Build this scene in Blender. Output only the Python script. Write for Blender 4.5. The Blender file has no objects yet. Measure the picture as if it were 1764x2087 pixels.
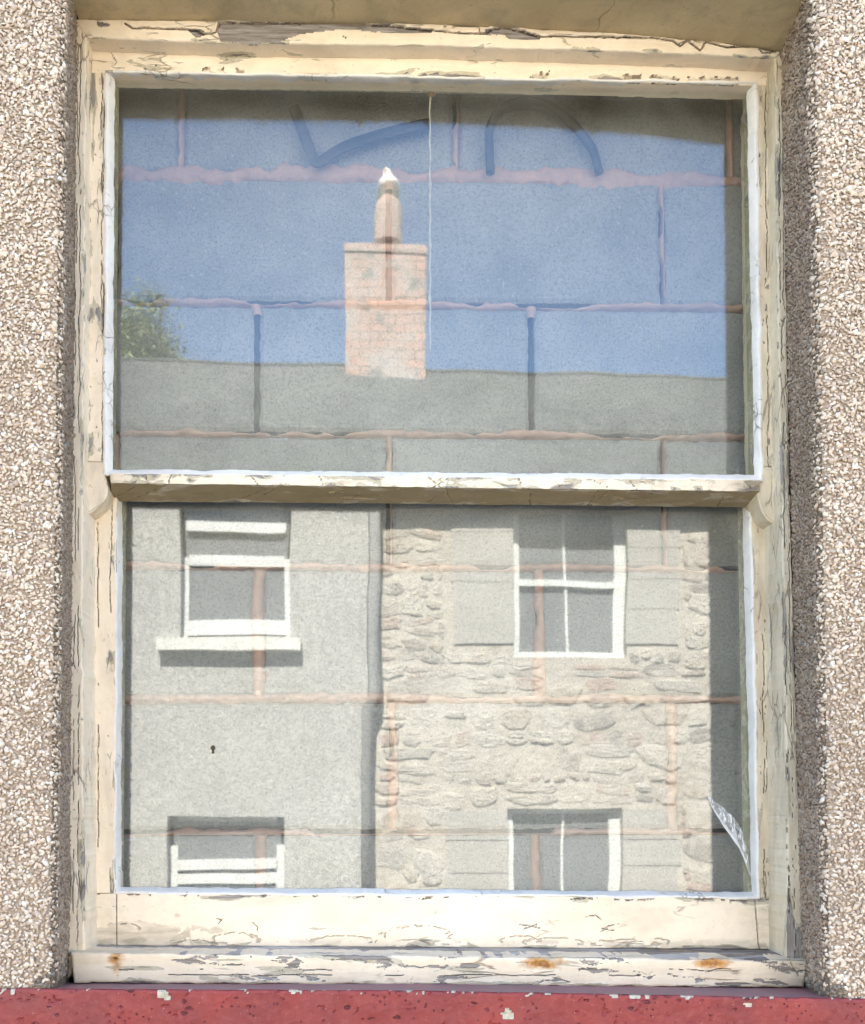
import bpy, bmesh, math, random
import numpy as np
from mathutils import Matrix, Vector
random.seed(7); rng = np.random.default_rng(11)
SC = bpy.context.scene; COL = SC.collection
R = math.radians
# ------------------------------------------------------------------ camera
PW, PH, F = 1764.0, 2087.0, 1870.0
PIT, YAW, ROL, SX, SY, CX, CY, CZ = .03616, .02235, .00139, -105.16, 514.02, -.11848, -1.25, 1.34527
def rotm(p, y, r):
    cp, sp, cy, sy, cr, sr = math.cos(p), math.sin(p), math.cos(y), math.sin(y), math.cos(r), math.sin(r)
    return (np.array([[cy, sy, 0], [-sy, cy, 0], [0, 0, 1]]) @ np.array([[1, 0, 0], [0, cp, -sp], [0, sp, cp]])
            @ np.array([[cr, 0, sr], [0, 1, 0], [-sr, 0, cr]]))
CM = rotm(PIT, YAW, ROL); CP = np.array([CX, CY, CZ])
cd = bpy.data.cameras.new('camera'); cam = bpy.data.objects.new('camera', cd); COL.objects.link(cam)
cd.sensor_fit = 'HORIZONTAL'; cd.sensor_width = 36; cd.lens = F / PW * 36
cd.shift_x = -SX / PW; cd.shift_y = SY / PW; cd.clip_start = .02; cd.clip_end = 2000
r_, f_, u_ = CM[:, 0], CM[:, 1], CM[:, 2]
cam.matrix_world = Matrix(((r_[0], u_[0], -f_[0], CX), (r_[1], u_[1], -f_[1], CY), (r_[2], u_[2], -f_[2], CZ), (0, 0, 0, 1)))
SC.camera = cam
# ------------------------------------------------------------------ light
SUN_EL, SUN_AZ = R(52), R(-11)          # azimuth from +Y towards +X
w = bpy.data.worlds.new('World'); SC.world = w; w.use_nodes = True
nt = w.node_tree; sky = nt.nodes.new('ShaderNodeTexSky'); sky.sky_type = 'NISHITA'; sky.sun_disc = False
sky.sun_elevation = SUN_EL; sky.sun_rotation = SUN_AZ; sky.dust_density = .2; sky.ozone_density = 3.0
bg = nt.nodes['Background']; bg.inputs[1].default_value = .085; nt.links.new(sky.outputs[0], bg.inputs[0])
ld = bpy.data.lights.new('sun', 'SUN'); ld.energy = 5.0; ld.angle = R(.5); ld.color = (1, .95, .87)
sun = bpy.data.objects.new('sun', ld); COL.objects.link(sun)
sd = Vector((math.sin(SUN_AZ) * math.cos(SUN_EL), math.cos(SUN_AZ) * math.cos(SUN_EL), math.sin(SUN_EL)))
sun.rotation_euler = sd.to_track_quat('Z', 'Y').to_euler(); sun.location = (0, 0, 20)
vs = SC.view_settings; vs.view_transform = 'Standard'; vs.look = 'None'; vs.gamma = 1; vs.exposure = 3.36
SC.cycles.max_bounces = 8; SC.cycles.diffuse_bounces = 4; SC.cycles.transparent_max_bounces = 12
# ------------------------------------------------------------------ geometry of the picture
def at(px, py, Y):
    d = CM @ np.array([(px - PW / 2 - SX) / F, 1.0, -(py - PH / 2 - SY) / F])
    t = (Y - CY) / d[1]; return CP + t * d
GU, GL = .164, .208                    # panes: upper and lower
def rf(px, py, g, Y):                  # a place in the street seen mirrored in pane g
    p = at(px, py, 2 * g - Y); return float(p[0]), float(p[2])
# ------------------------------------------------------------------ numpy value noise
def _h(ix, iy, s):
    n = (ix.astype(np.int64) * 374761393 + iy.astype(np.int64) * 668265263 + s * 1274126177) & 0xffffffff
    n = ((n ^ (n >> 13)) * 1274126177) & 0xffffffff
    return ((n ^ (n >> 16)) & 0xffff) / 65535.0
def vn(x, y, s=0):
    x = np.asarray(x, float); y = np.asarray(y, float) + 0 * x
    ix, iy = np.floor(x), np.floor(y); fx, fy = x - ix, y - iy
    fx = fx * fx * (3 - 2 * fx); fy = fy * fy * (3 - 2 * fy)
    a, b, c, d = _h(ix, iy, s), _h(ix + 1, iy, s), _h(ix, iy + 1, s), _h(ix + 1, iy + 1, s)
    return (a * (1 - fx) + b * fx) * (1 - fy) + (c * (1 - fx) + d * fx) * fy
def fbm(x, y, s=0, o=4):
    r = 0; a = .5
    for k in range(o): r = r + a * (vn(np.asarray(x) * 2 ** k, np.asarray(y) * 2 ** k, s + k * 17) - .5); a *= .55
    return r * 1.6                      # about -.8 .. .8
def sst(x, a, b): t = np.clip((x - a) / (b - a), 0, 1); return t * t * (3 - 2 * t)
# ------------------------------------------------------------------ node helper
class NM:
    def __init__(s, name):
        s.m = bpy.data.materials.new(name); s.m.use_nodes = True; s.t = s.m.node_tree
        s.b = s.t.nodes['Principled BSDF']; s.out = s.t.nodes['Material Output']
        s.obj = s.n('ShaderNodeTexCoord').outputs['Object']
    def n(s, ty, **k):
        x = s.t.nodes.new(ty)
        for a, v in k.items(): setattr(x, a, v)
        return x
    def put(s, sock, v):
        if isinstance(v, bpy.types.NodeSocket): s.t.links.new(v, sock)
        elif v is not None:
            if isinstance(v, tuple) and len(v) == 3 and sock.type == 'RGBA': v = (*v, 1)
            sock.default_value = v
    def vec(s, sc, rot=(0, 0, 0), src=None):
        x = s.n('ShaderNodeMapping'); s.put(x.inputs[0], src or s.obj); x.inputs['Scale'].default_value = sc
        x.inputs['Rotation'].default_value = rot; return x.outputs[0]
    def noise(s, sc, det=4, v=None, dist=0, col=False, rough=.55):
        x = s.n('ShaderNodeTexNoise'); s.put(x.inputs['Vector'], v or s.obj); x.inputs['Scale'].default_value = sc
        x.inputs['Detail'].default_value = det; x.inputs['Distortion'].default_value = dist; x.inputs['Roughness'].default_value = rough
        return x.outputs[1 if col else 0]
    def vor(s, sc, v=None, feat='F1', out='Distance'):
        x = s.n('ShaderNodeTexVoronoi'); x.feature = feat; s.put(x.inputs['Vector'], v or s.obj); x.inputs['Scale'].default_value = sc
        return x.outputs[out]
    def rng(s, v, a, b, c=0., d=1.):
        x = s.n('ShaderNodeMapRange'); s.put(x.inputs[0], v)
        for i, q in enumerate((a, b, c, d)): x.inputs[i + 1].default_value = q
        return x.outputs[0]
    def mth(s, op, a, b=None, c=False):
        x = s.n('ShaderNodeMath', operation=op, use_clamp=c); s.put(x.inputs[0], a); s.put(x.inputs[1], b); return x.outputs[0]
    def mix(s, f, a, b, mode='MIX'):
        x = s.n('ShaderNodeMix', data_type='RGBA', blend_type=mode); s.put(x.inputs[0], f); s.put(x.inputs[6], a); s.put(x.inputs[7], b); return x.outputs[2]
    def att(s, nm): x = s.n('ShaderNodeAttribute', attribute_name=nm); return x.outputs['Fac']
    def warp(s, sc, amt, v=None):
        c = s.noise(sc, 3, v, col=True); x = s.n('ShaderNodeVectorMath', operation='MULTIPLY_ADD')
        s.put(x.inputs[0], c); x.inputs[1].default_value = (amt,) * 3; s.put(x.inputs[2], v or s.obj); return x.outputs[0]
    def bump(s, h, st=.5, dist=.001, nrm=None):
        x = s.n('ShaderNodeBump'); s.put(x.inputs['Height'], h); x.inputs['Strength'].default_value = st
        x.inputs['Distance'].default_value = dist; s.put(x.inputs['Normal'], nrm); return x.outputs[0]
    def fin(s, col, rough=.7, nrm=None, spec=.3, metal=0):
        s.put(s.b.inputs['Base Color'], col); s.put(s.b.inputs['Roughness'], rough); s.put(s.b.inputs['Normal'], nrm)
        s.b.inputs['Specular IOR Level'].default_value = spec; s.b.inputs['Metallic'].default_value = metal; return s.m
def paint(name, c1, c2, grain=(1, 1, 1), flake=.5, crk=.5, dirty=.3, dcol=(.23, .18, .11)):
    s = NM(name)
    base = s.mix(s.rng(s.noise(9, 4), .35, .68), c1, c2)
    base = s.mix(s.rng(s.noise(60, 3), .45, .8, 0, .35), base, tuple(x * .8 for x in c2))
    gv = s.vec(grain)
    e = s.att('edge')                                           # metres to the nearest edge
    near = s.rng(e, 0, .014, .15, 0)
    # old paint layers, lifted flakes
    fl = s.mth('ADD', s.noise(38, 6, gv, dist=.6), near)
    f1 = s.rng(fl, .70 - .1 * flake, .708 - .1 * flake)
    f2 = s.rng(fl, .76 - .1 * flake, .768 - .1 * flake)
    old = s.mix(s.rng(s.noise(120, 3), .3, .7), (.50, .42, .27), (.62, .55, .42))
    col = s.mix(f1, base, old); rim = s.mth('SUBTRACT', s.rng(fl, .655 - .1 * flake, .695 - .1 * flake), f1, True); col = s.mix(s.mth('MULTIPLY', rim, .35), col, (.93, .85, .70))
    wv = s.vec(tuple(g * .35 if g < 1 else g * 1.0 for g in grain))
    wood = s.mix(s.rng(s.noise(260, 5, s.vec((grain[0] ** 2, 1, grain[2] ** 2)), dist=.4), .3, .7), (.13, .105, .085), (.42, .38, .34))
    wm = s.mth('MAXIMUM', f2, s.rng(s.att('wood'), .45, .55))
    col = s.mix(wm, col, wood)
    # hair cracks
    cv = s.warp(60, .010, gv)
    v1 = s.vor(55, cv, 'DISTANCE_TO_EDGE'); gate = s.rng(s.noise(11, 4), .66 - .14 * crk, .72 - .14 * crk)
    ln = s.mth('MULTIPLY', s.rng(v1, .008, .045, 1, 0), gate)
    ck = s.mth('MAXIMUM', s.mth('MULTIPLY', ln, .7), s.rng(s.att('crack'), .2, .95), True)
    # dirt as stains
    st = s.mth('MULTIPLY', s.rng(s.noise(22, 6, gv, dist=.8), .47, .72), dirty, True)
    st = s.mth('MAXIMUM', st, s.mth('MULTIPLY', s.att('dirt'), s.rng(s.noise(70, 6, gv, dist=.5), .28, .62)), True)
    col = s.mix(s.mth('MULTIPLY', st, .85), col, dcol)
    sp = s.mth('MAXIMUM', s.rng(s.noise(310, 2), .70, .74, 0, .6), s.rng(s.noise(95, 3, dist=.5), .70, .76, 0, .5))
    col = s.mix(sp, col, (.30, .24, .16))
    col = s.mix(ck, col, s.mix(s.rng(s.noise(90, 3), .35, .65), (.42, .31, .20), (.12, .085, .055)))
    ru = s.att('rust')
    col = s.mix(s.rng(ru, .05, .8), col, s.mix(s.rng(s.noise(160, 4), .35, .65), (.62, .30, .07), (.30, .12, .03))); col = s.mix(s.rng(ru, .8, 1), col, (.10, .045, .02))
    h = s.mth('SUBTRACT', s.mth('SUBTRACT', 1., s.mth('MULTIPLY', f1, .35)), s.mth('MULTIPLY', wm, .6))
    h = s.mth('SUBTRACT', h, s.mth('MULTIPLY', ck, .9))
    nb = s.bump(h, .9, .0022); nb = s.bump(s.noise(240, 4, gv), .25, .0008, nb); nb = s.bump(s.noise(22, 3, gv), .35, .004, nb)
    return s.fin(col, s.rng(st, 0, 1, .45, .8), nb, .35)
M = {}
CREAM, CREAM2 = (.895, .757, .575), (.825, .685, .50)
M['creamV'] = paint('cream_paint_upright', CREAM, CREAM2, (1, 1, .28), .5, .6, .30)
M['creamVd'] = paint('cream_paint_upright_dirty', (.80, .69, .50), (.68, .57, .40), (1, 1, .22), .7, .9, .55)
M['creamH'] = paint('cream_paint_level', CREAM, CREAM2, (.28, 1, 1), .4, .5, .24)
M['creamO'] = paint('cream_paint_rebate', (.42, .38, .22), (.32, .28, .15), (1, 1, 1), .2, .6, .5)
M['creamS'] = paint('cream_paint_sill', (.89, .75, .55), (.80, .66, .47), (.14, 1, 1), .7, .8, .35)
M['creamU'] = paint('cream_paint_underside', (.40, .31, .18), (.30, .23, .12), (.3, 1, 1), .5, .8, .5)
M['putty'] = paint('white_putty_paint', (.88, .83, .75), (.76, .72, .65), (1, 1, 1), -.1, .7, .30, (.34, .33, .28))
def m_chip(name, cols, gap):
    s = NM(name); g = s.n('ShaderNodeNewGeometry'); r = g.outputs['Random Per Island']
    cr = s.n('ShaderNodeValToRGB'); s.put(cr.inputs[0], r); cr.color_ramp.interpolation = 'CONSTANT'
    while len(cr.color_ramp.elements) < len(cols): cr.color_ramp.elements.new(.5)
    for i, c in enumerate(cols): e = cr.color_ramp.elements[i]; e.position = i / len(cols); e.color = (*c, 1)
    c = s.mix(1., cr.outputs[0], (1, .95, .87), 'MULTIPLY'); c = s.mix(s.rng(s.noise(220, 4), .38, .78, 0, .42), c, gap); c = s.mix(s.rng(s.noise(5, 5, s.vec((1, 1, .4)), rough=.6), .45, .7, 0, .32), c, tuple(x * .6 for x in gap)); c = s.mix(s.rng(s.noise(16, 3), .58, .70, 0, .35), c, (.62, .47, .33))
    return s.fin(c, .6, s.bump(s.noise(500, 3), .3, .0006), .35)
CH = [(.80, .68, .56), (.66, .54, .43), (.84, .76, .65), (.58, .46, .36), (.74, .61, .49), (.78, .69, .61), (.88, .84, .77), (.48, .38, .31), (.76, .64, .52), (.58, .48, .39), (.78, .67, .55)]
M['chip'] = m_chip('stone_chips', CH, (.50, .38, .28))
M['chipr'] = m_chip('reveal_stone_chips', [tuple(v * k for v, k in zip(c, (.50, .46, .43))) for c in CH], (.17, .125, .09))  # face chip colours taken darker and slightly warmer for the reveals
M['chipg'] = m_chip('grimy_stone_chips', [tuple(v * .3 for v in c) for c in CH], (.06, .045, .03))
def m_render(name, a, b, sc=90):
    s = NM(name); c = s.mix(s.rng(s.noise(30, 5), .3, .7), a, b); v = s.vor(sc)
    c = s.mix(s.rng(v, .0, .6, .0, .6), c, tuple(x * .6 for x in a))
    return s.fin(c, .9, s.bump(s.mth('ADD', v, s.noise(200, 4)), .9, .004), .2)
M['dash'] = m_render('dash_mortar', (.55, .43, .32), (.42, .32, .23))
M['dashr'] = m_render('dash_mortar_reveal', (.23, .175, .12), (.15, .115, .08))  # darker mortar tone used round the corners and on the reveals
s = NM('soffit_render'); c = s.mix(s.rng(s.noise(5, 6, dist=1), .3, .7), (.66, .53, .31), (.50, .39, .22))
c = s.mix(s.rng(s.noise(34, 6, dist=.5), .5, .72, 0, .6), c, (.38, .31, .20)); c = s.mix(s.rng(s.noise(300, 2), .6, .75, 0, .5), c, (.3, .25, .17))
cr_ = s.mth('MULTIPLY', s.rng(s.vor(5, s.warp(9, .1), 'DISTANCE_TO_EDGE'), .003, .010, 1, 0), s.rng(s.noise(4, 2), .5, .6))
c = s.mix(cr_, c, (.1, .08, .05)); M['soffit'] = s.fin(c, .85, s.bump(s.noise(60, 6), .5, .002), .2)
s = NM('red_sill_paint'); c = s.mix(s.rng(s.noise(14, 5), .3, .7), (.33, .052, .043), (.22, .036, .034))
c = s.mix(s.rng(s.noise(90, 5), .5, .75, 0, .6), c, (.37, .085, .06))
pv = s.vor(42, s.vec((1, 1, 1.9), src=s.warp(60, .012))); pg = s.rng(s.noise(23, 4), .50, .58); c = s.mix(s.rng(s.noise(9, 6, s.vec((.5, 1, 1)), rough=.65), .5, .7, 0, .6), c, (.19, .05, .045))
pit = s.mth('MULTIPLY', s.rng(s.mth('ADD', pv, s.mth('MULTIPLY', s.noise(12, 2), .35)), .30, .38, 1, 0), pg); pit = s.mth('MAXIMUM', pit, s.mth('MULTIPLY', s.rng(s.vor(130), .16, .24, .8, 0), s.rng(s.noise(41, 2), .52, .6)))
c = s.mix(pit, c, (.12, .02, .02)); ch = s.rng(s.att('wood'), .45, .55)
c = s.mix(ch, c, s.mix(s.rng(s.noise(130, 4), .3, .7), (.62, .55, .42), (.38, .33, .23))); c = s.mix(s.rng(s.noise(500, 1), .76, .79), c, (.7, .55, .5))
M['red'] = s.fin(c, .55, s.bump(s.mth('ADD', s.mth('MULTIPLY', pit, -1.5), s.mth('ADD', s.noise(50, 6), s.mth('MULTIPLY', ch, -.5))), .8, .003), .4)
s = NM('red_sill_top'); c = s.mix(s.rng(s.noise(25, 5, s.vec((.3, 1, 1))), .3, .7), (.33, .13, .13), (.26, .15, .15)); c = s.mix(s.rng(s.att('wood'), .45, .55), c, (.5, .45, .36))
M['redtop'] = s.fin(c, .6, s.bump(s.noise(80, 5), .4, .002), .4)
# glass: a real thin pane, part mirror, part clear, with a film of dust
def m_glass(name, k, dust, tint):
    s = NM(name); t = s.t; t.nodes.remove(s.b)
    tr = s.n('ShaderNodeBsdfTransparent'); tr.inputs[0].default_value = (*tint, 1)
    gl = s.n('ShaderNodeBsdfGlossy'); gl.inputs['Roughness'].default_value = 0.018; gl.inputs['Color'].default_value = (1, 1, 1, 1)
    s.put(gl.inputs['Normal'], s.bump(s.noise(3.2, 2), .10, .004))
    m1 = s.n('ShaderNodeMixShader'); m1.inputs[0].default_value = k; s.put(m1.inputs[1], tr.outputs[0]); s.put(m1.inputs[2], gl.outputs[0])
    df = s.n('ShaderNodeBsdfDiffuse'); df.inputs[0].default_value = (.75, .74, .70, 1)
    m2 = s.n('ShaderNodeMixShader'); sp = s.rng(s.noise(420, 2), .70, .76, 0, .10)
    fd = s.mth('ADD', s.rng(s.noise(5, 7, dist=.6, rough=.65), .36, .66, dust * .25, dust * 2.2), sp, True); fd = s.mth('ADD', fd, s.rng(s.noise(18, 5, s.vec((1, 1, .12)), dist=.3), .52, .72, 0, dust * .9))
    s.put(m2.inputs[0], fd); s.put(m2.inputs[1], m1.outputs[0]); s.put(m2.inputs[2], df.outputs[0]); s.put(s.out.inputs[0], m2.outputs[0]); return s.m
M['glass'] = m_glass('dusty_window_glass', .074, .017, (.97, .98, .95))
# block wall
s = NM('concrete_block'); c = s.mix(s.rng(s.noise(7, 5), .3, .7), (.32, .31, .30), (.21, .205, .198))
c = s.mix(s.rng(s.noise(260, 5, rough=.75), .48, .66, 0, .75), c, (.13, .128, .125)); c = s.mix(s.rng(s.noise(150, 4, rough=.7), .60, .70), c, (.33, .325, .315))
M['block'] = s.fin(c, .95, s.bump(s.noise(200, 6, rough=.75), .9, .003), .1)
s = NM('pink_mortar'); c = s.mix(s.rng(s.noise(40, 5), .3, .7), (.44, .275, .21), (.34, .22, .18))
M['mortar'] = s.fin(c, .95, s.bump(s.noise(150, 6), .9, .003), .1)
def plain(name, c, rough=.7, c2=None, sc=20, bs=.3, bd=.002, spec=.3, metal=0):
    s = NM(name); k = c if c2 is None else s.mix(s.rng(s.noise(sc, 5), .3, .7), c, c2)
    M[name] = s.fin(k, rough, s.bump(s.noise(sc * 4, 4), bs, bd), spec, metal); return M[name]
plain('black_rubber', (.012, .012, .013), .6, (.03, .03, .032)); plain('pale_cord', (.50, .46, .36), .9, (.36, .33, .25), 90)
plain('brass', (.35, .2, .07), .5, (.2, .1, .04), 60); plain('joint_dark', (.02, .019, .018), .95)
plain('white_upvc', (.57, .58, .57), .6, (.48, .49, .48), 6); plain('white_wood', (.58, .59, .58), .6, (.48, .50, .48), 8)
s = NM('far_dash'); v = s.noise(26, 5, rough=.8); c = s.mix(s.rng(v, .40, .60), (.27, .27, .255), (.50, .49, .465)); c = s.mix(s.rng(s.noise(1.2, 4), .3, .7, 0, .3), c, (.3, .3, .27))
M['far_dash'] = s.fin(c, .95, s.bump(v, .9, .02), .1)
s = NM('far_sill'); M['far_sill'] = s.fin(s.mix(s.rng(s.noise(12, 5), .3, .7), (.62, .62, .58), (.48, .48, .44)), .9)
# rubble stone
s = NM('rubble_stone'); g_ = s.n('ShaderNodeNewGeometry'); cr = s.n('ShaderNodeValToRGB'); s.put(cr.inputs[0], g_.outputs['Random Per Island']); cr.color_ramp.interpolation = 'CONSTANT'
RC = [(.42, .37, .31), (.36, .33, .29), (.46, .43, .37), (.42, .33, .28), (.31, .285, .26), (.43, .40, .34), (.42, .34, .29), (.38, .36, .33), (.50, .47, .41)]
while len(cr.color_ramp.elements) < len(RC): cr.color_ramp.elements.new(.5)
for i, c in enumerate(RC): e = cr.color_ramp.elements[i]; e.position = i / len(RC); e.color = (*c, 1)
st = s.noise(9, 7, s.vec((1, 1, 5)), dist=1.6, rough=.65); c = s.mix(s.rng(st, .44, .66, 0, .45), cr.outputs[0], (.25, .20, .15))
c = s.mix(s.rng(s.noise(1.9, 8, rough=.7, dist=1.2), .46, .56, 0, .85), c, (.47, .44, .385)); M['rubble'] = s.fin(c, .95, s.bump(s.mth('ADD', st, s.noise(5, 6)), .8, .03), .1)
s = NM('rubble_mortar'); c = s.mix(s.rng(s.noise(3, 6, rough=.65), .35, .65), (.46, .43, .375), (.33, .30, .255)); M['rmortar'] = s.fin(c, .95, s.bump(s.noise(12, 6), .8, .03), .1)
s = NM('dressed_stone'); st = s.noise(12, 5, s.vec((1, 1, 5))); M['dressed'] = s.fin(s.mix(s.rng(st, .35, .65), (.38, .365, .335), (.30, .29, .265)), .9, s.bump(st, .5, .01), .1)
s = NM('roof_slate'); bk = s.n('ShaderNodeTexBrick'); s.put(bk.inputs['Vector'], s.vec((1, 1, 1), (R(90), 0, 0))); bk.inputs['Scale'].default_value = 2.2
bk.inputs['Color1'].default_value = (.058, .058, .058, 1); bk.inputs['Color2'].default_value = (.085, .085, .085, 1); bk.inputs['Mortar'].default_value = (.06, .06, .06, 1)
bk.inputs['Mortar Size'].default_value = .006; c = s.mix(s.rng(s.noise(1.5, 6), .35, .7), bk.outputs[0], (.10, .105, .095)); c = s.mix(s.rng(s.noise(9, 6, rough=.7), .48, .62, 0, .7), c, (.04, .045, .042))
M['slate'] = s.fin(c, .85, s.bump(bk.outputs[1], .4, .01), .2)
s = NM('chimney_brick'); bk = s.n('ShaderNodeTexBrick'); s.put(bk.inputs['Vector'], s.vec((1, 1, 1), (R(90), 0, 0))); bk.inputs['Scale'].default_value = 2.1
bk.inputs['Color1'].default_value = (.40, .25, .20, 1); bk.inputs['Color2'].default_value = (.36, .27, .23, 1); bk.inputs['Mortar'].default_value = (.15, .135, .125, 1)
bk.inputs['Mortar Size'].default_value = .014; c = s.mix(s.rng(s.noise(3, 5), .45, .62), bk.outputs[0], (.35, .31, .285)); c = s.mix(s.rng(s.noise(5, 6), .54, .64, 0, .8), c, (.15, .16, .15))
M['brick'] = s.fin(c, .9, s.bump(bk.outputs[1], .4, .01), .1)
plain('clay_pot', (.40, .27, .22), .9, (.30, .25, .22), 9, .4, .01); plain('gull_white', (.85, .85, .84), .7, (.75, .76, .76), 20); plain('gull_grey', (.45, .48, .52), .8)
plain('beak_yellow', (.7, .45, .06), .4); plain('pipe_grey', (.19, .19, .187), .9, (.15, .15, .15), 6); plain('asphalt', (.05, .05, .052), .95, (.075, .073, .07), 30, .6, .004); plain('paving', (.34, .32, .29), .9, (.25, .24, .22), 5, .4, .004)
plain('kerb_stone', (.33, .32, .30), .9, (.25, .24, .23), 8); plain('earth', (.12, .13, .07), .95, (.07, .09, .04), 3); plain('bark', (.10, .08, .06), .9, (.06, .05, .04), 10)
plain('leaf', (.22, .25, .12), .7, (.13, .16, .07), 4); plain('brown_spot', (.09, .06, .03), .7)
s = NM('far_glass'); M['far_glass'] = s.fin((.15, .157, .162), .06, None, .5)
s = NM('curtain'); M['curtain'] = s.fin((.3, .3, .3), .9)
# ------------------------------------------------------------------ object helpers
def tag(o, label=None, cat=None, group=None, kind=None):
    for k, v in (('label', label), ('category', cat), ('group', group), ('kind', kind)):
        if v: o[k] = v
    return o
def empty(name, loc=(0, 0, 0), parent=None):
    o = bpy.data.objects.new(name, None); COL.objects.link(o); o.location = loc; o.empty_display_size = .1
    if parent: o.parent = parent
    return o
def mesh(name, V, Fc, mats, parent=None, mi=None, smooth=False, attrs=None, origin=(0, 0, 0)):
    me = bpy.data.meshes.new(name); me.from_pydata([tuple(map(float, v)) for v in V], [], [tuple(map(int, f)) for f in Fc])
    if not isinstance(mats, (list, tuple)): mats = [mats]
    for m in mats: me.materials.append(m if not isinstance(m, str) else M[m])
    if mi is not None: me.polygons.foreach_set('material_index', np.asarray(mi, np.int32))
    if smooth: me.polygons.foreach_set('use_smooth', np.ones(len(Fc), bool))
    for k, a in (attrs or {}).items():
        q = me.attributes.new(k, 'FLOAT', 'POINT'); q.data.foreach_set('value', np.asarray(a, np.float32))
    me.update(); o = bpy.data.objects.new(name, me); COL.objects.link(o)
    if parent: o.parent = parent; o.matrix_parent_inverse = Matrix.Translation(-Vector(parent_world(parent)))
    return o
def parent_world(p):
    v = Vector((0, 0, 0))
    while p: v += p.location if p.type == 'EMPTY' else Vector((0, 0, 0)); p = p.parent if p.type == 'EMPTY' else None
    return v
class MB:
    def __init__(s): s.V = []; s.F = []
    def box(s, a, b):
        (x0, y0, z0), (x1, y1, z1) = np.minimum(a, b), np.maximum(a, b); n = len(s.V)
        s.V += [(x, y, z) for z in (z0, z1) for y in (y0, y1) for x in (x0, x1)]
        s.F += [tuple(n + i for i in f) for f in ((0, 2, 3, 1), (4, 5, 7, 6), (0, 1, 5, 4), (2, 6, 7, 3), (0, 4, 6, 2), (1, 3, 7, 5))]
        return s
    def tube(s, pts, r, seg=8, flat=1.0):
        pts = [Vector(p) for p in pts]; n = len(s.V); k = len(pts); rr = r if isinstance(r, (list, tuple)) else [r] * k
        for i, p in enumerate(pts):
            t = (pts[min(i + 1, k - 1)] - pts[max(i - 1, 0)]).normalized(); a = t.cross(Vector((0, 1, 0)))
            if a.length < .01: a = t.cross(Vector((1, 0, 0)))
            a.normalize(); b = t.cross(a)
            for j in range(seg):
                th = 2 * math.pi * j / seg; s.V.append(tuple(p + a * math.cos(th) * rr[i] + b * math.sin(th) * rr[i] * flat))
        for i in range(k - 1):
            for j in range(seg): a = n + i * seg + j; b = n + i * seg + (j + 1) % seg; s.F.append((a, b, b + seg, a + seg))
        s.F.append(tuple(n + j for j in range(seg))[::-1]); s.F.append(tuple(n + (k - 1) * seg + j for j in range(seg))); return s
    def lathe(s, c, prof, seg=20):
        n = len(s.V)
        for r, z in prof:
            for j in range(seg): th = 2 * math.pi * j / seg; s.V.append((c[0] + r * math.cos(th), c[1] + r * math.sin(th), c[2] + z))
        for i in range(len(prof) - 1):
            for j in range(seg): a = n + i * seg + j; b = n + i * seg + (j + 1) % seg; s.F.append((a, b, b + seg, a + seg))
        s.F.append(tuple(n + j for j in range(seg))[::-1]); s.F.append(tuple(n + (len(prof) - 1) * seg + j for j in range(seg))); return s
    def build(s, name, mat, parent=None, smooth=False): return mesh(name, s.V, s.F, mat, parent, smooth=smooth)
def smooth_path(pts, n=40):
    P = np.array(pts, float); k = len(P); out = []
    for t in np.linspace(0, k - 1 - 1e-6, n):
        i = int(t); f = t - i; p0, p1, p2, p3 = P[max(i - 1, 0)], P[i], P[min(i + 1, k - 1)], P[min(i + 2, k - 1)]
        out.append(.5 * ((2 * p1) + (-p0 + p2) * f + (2 * p0 - 5 * p1 + 4 * p2 - p3) * f * f + (-p0 + 3 * p1 - 3 * p2 + p3) * f ** 3))
    return out
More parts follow.
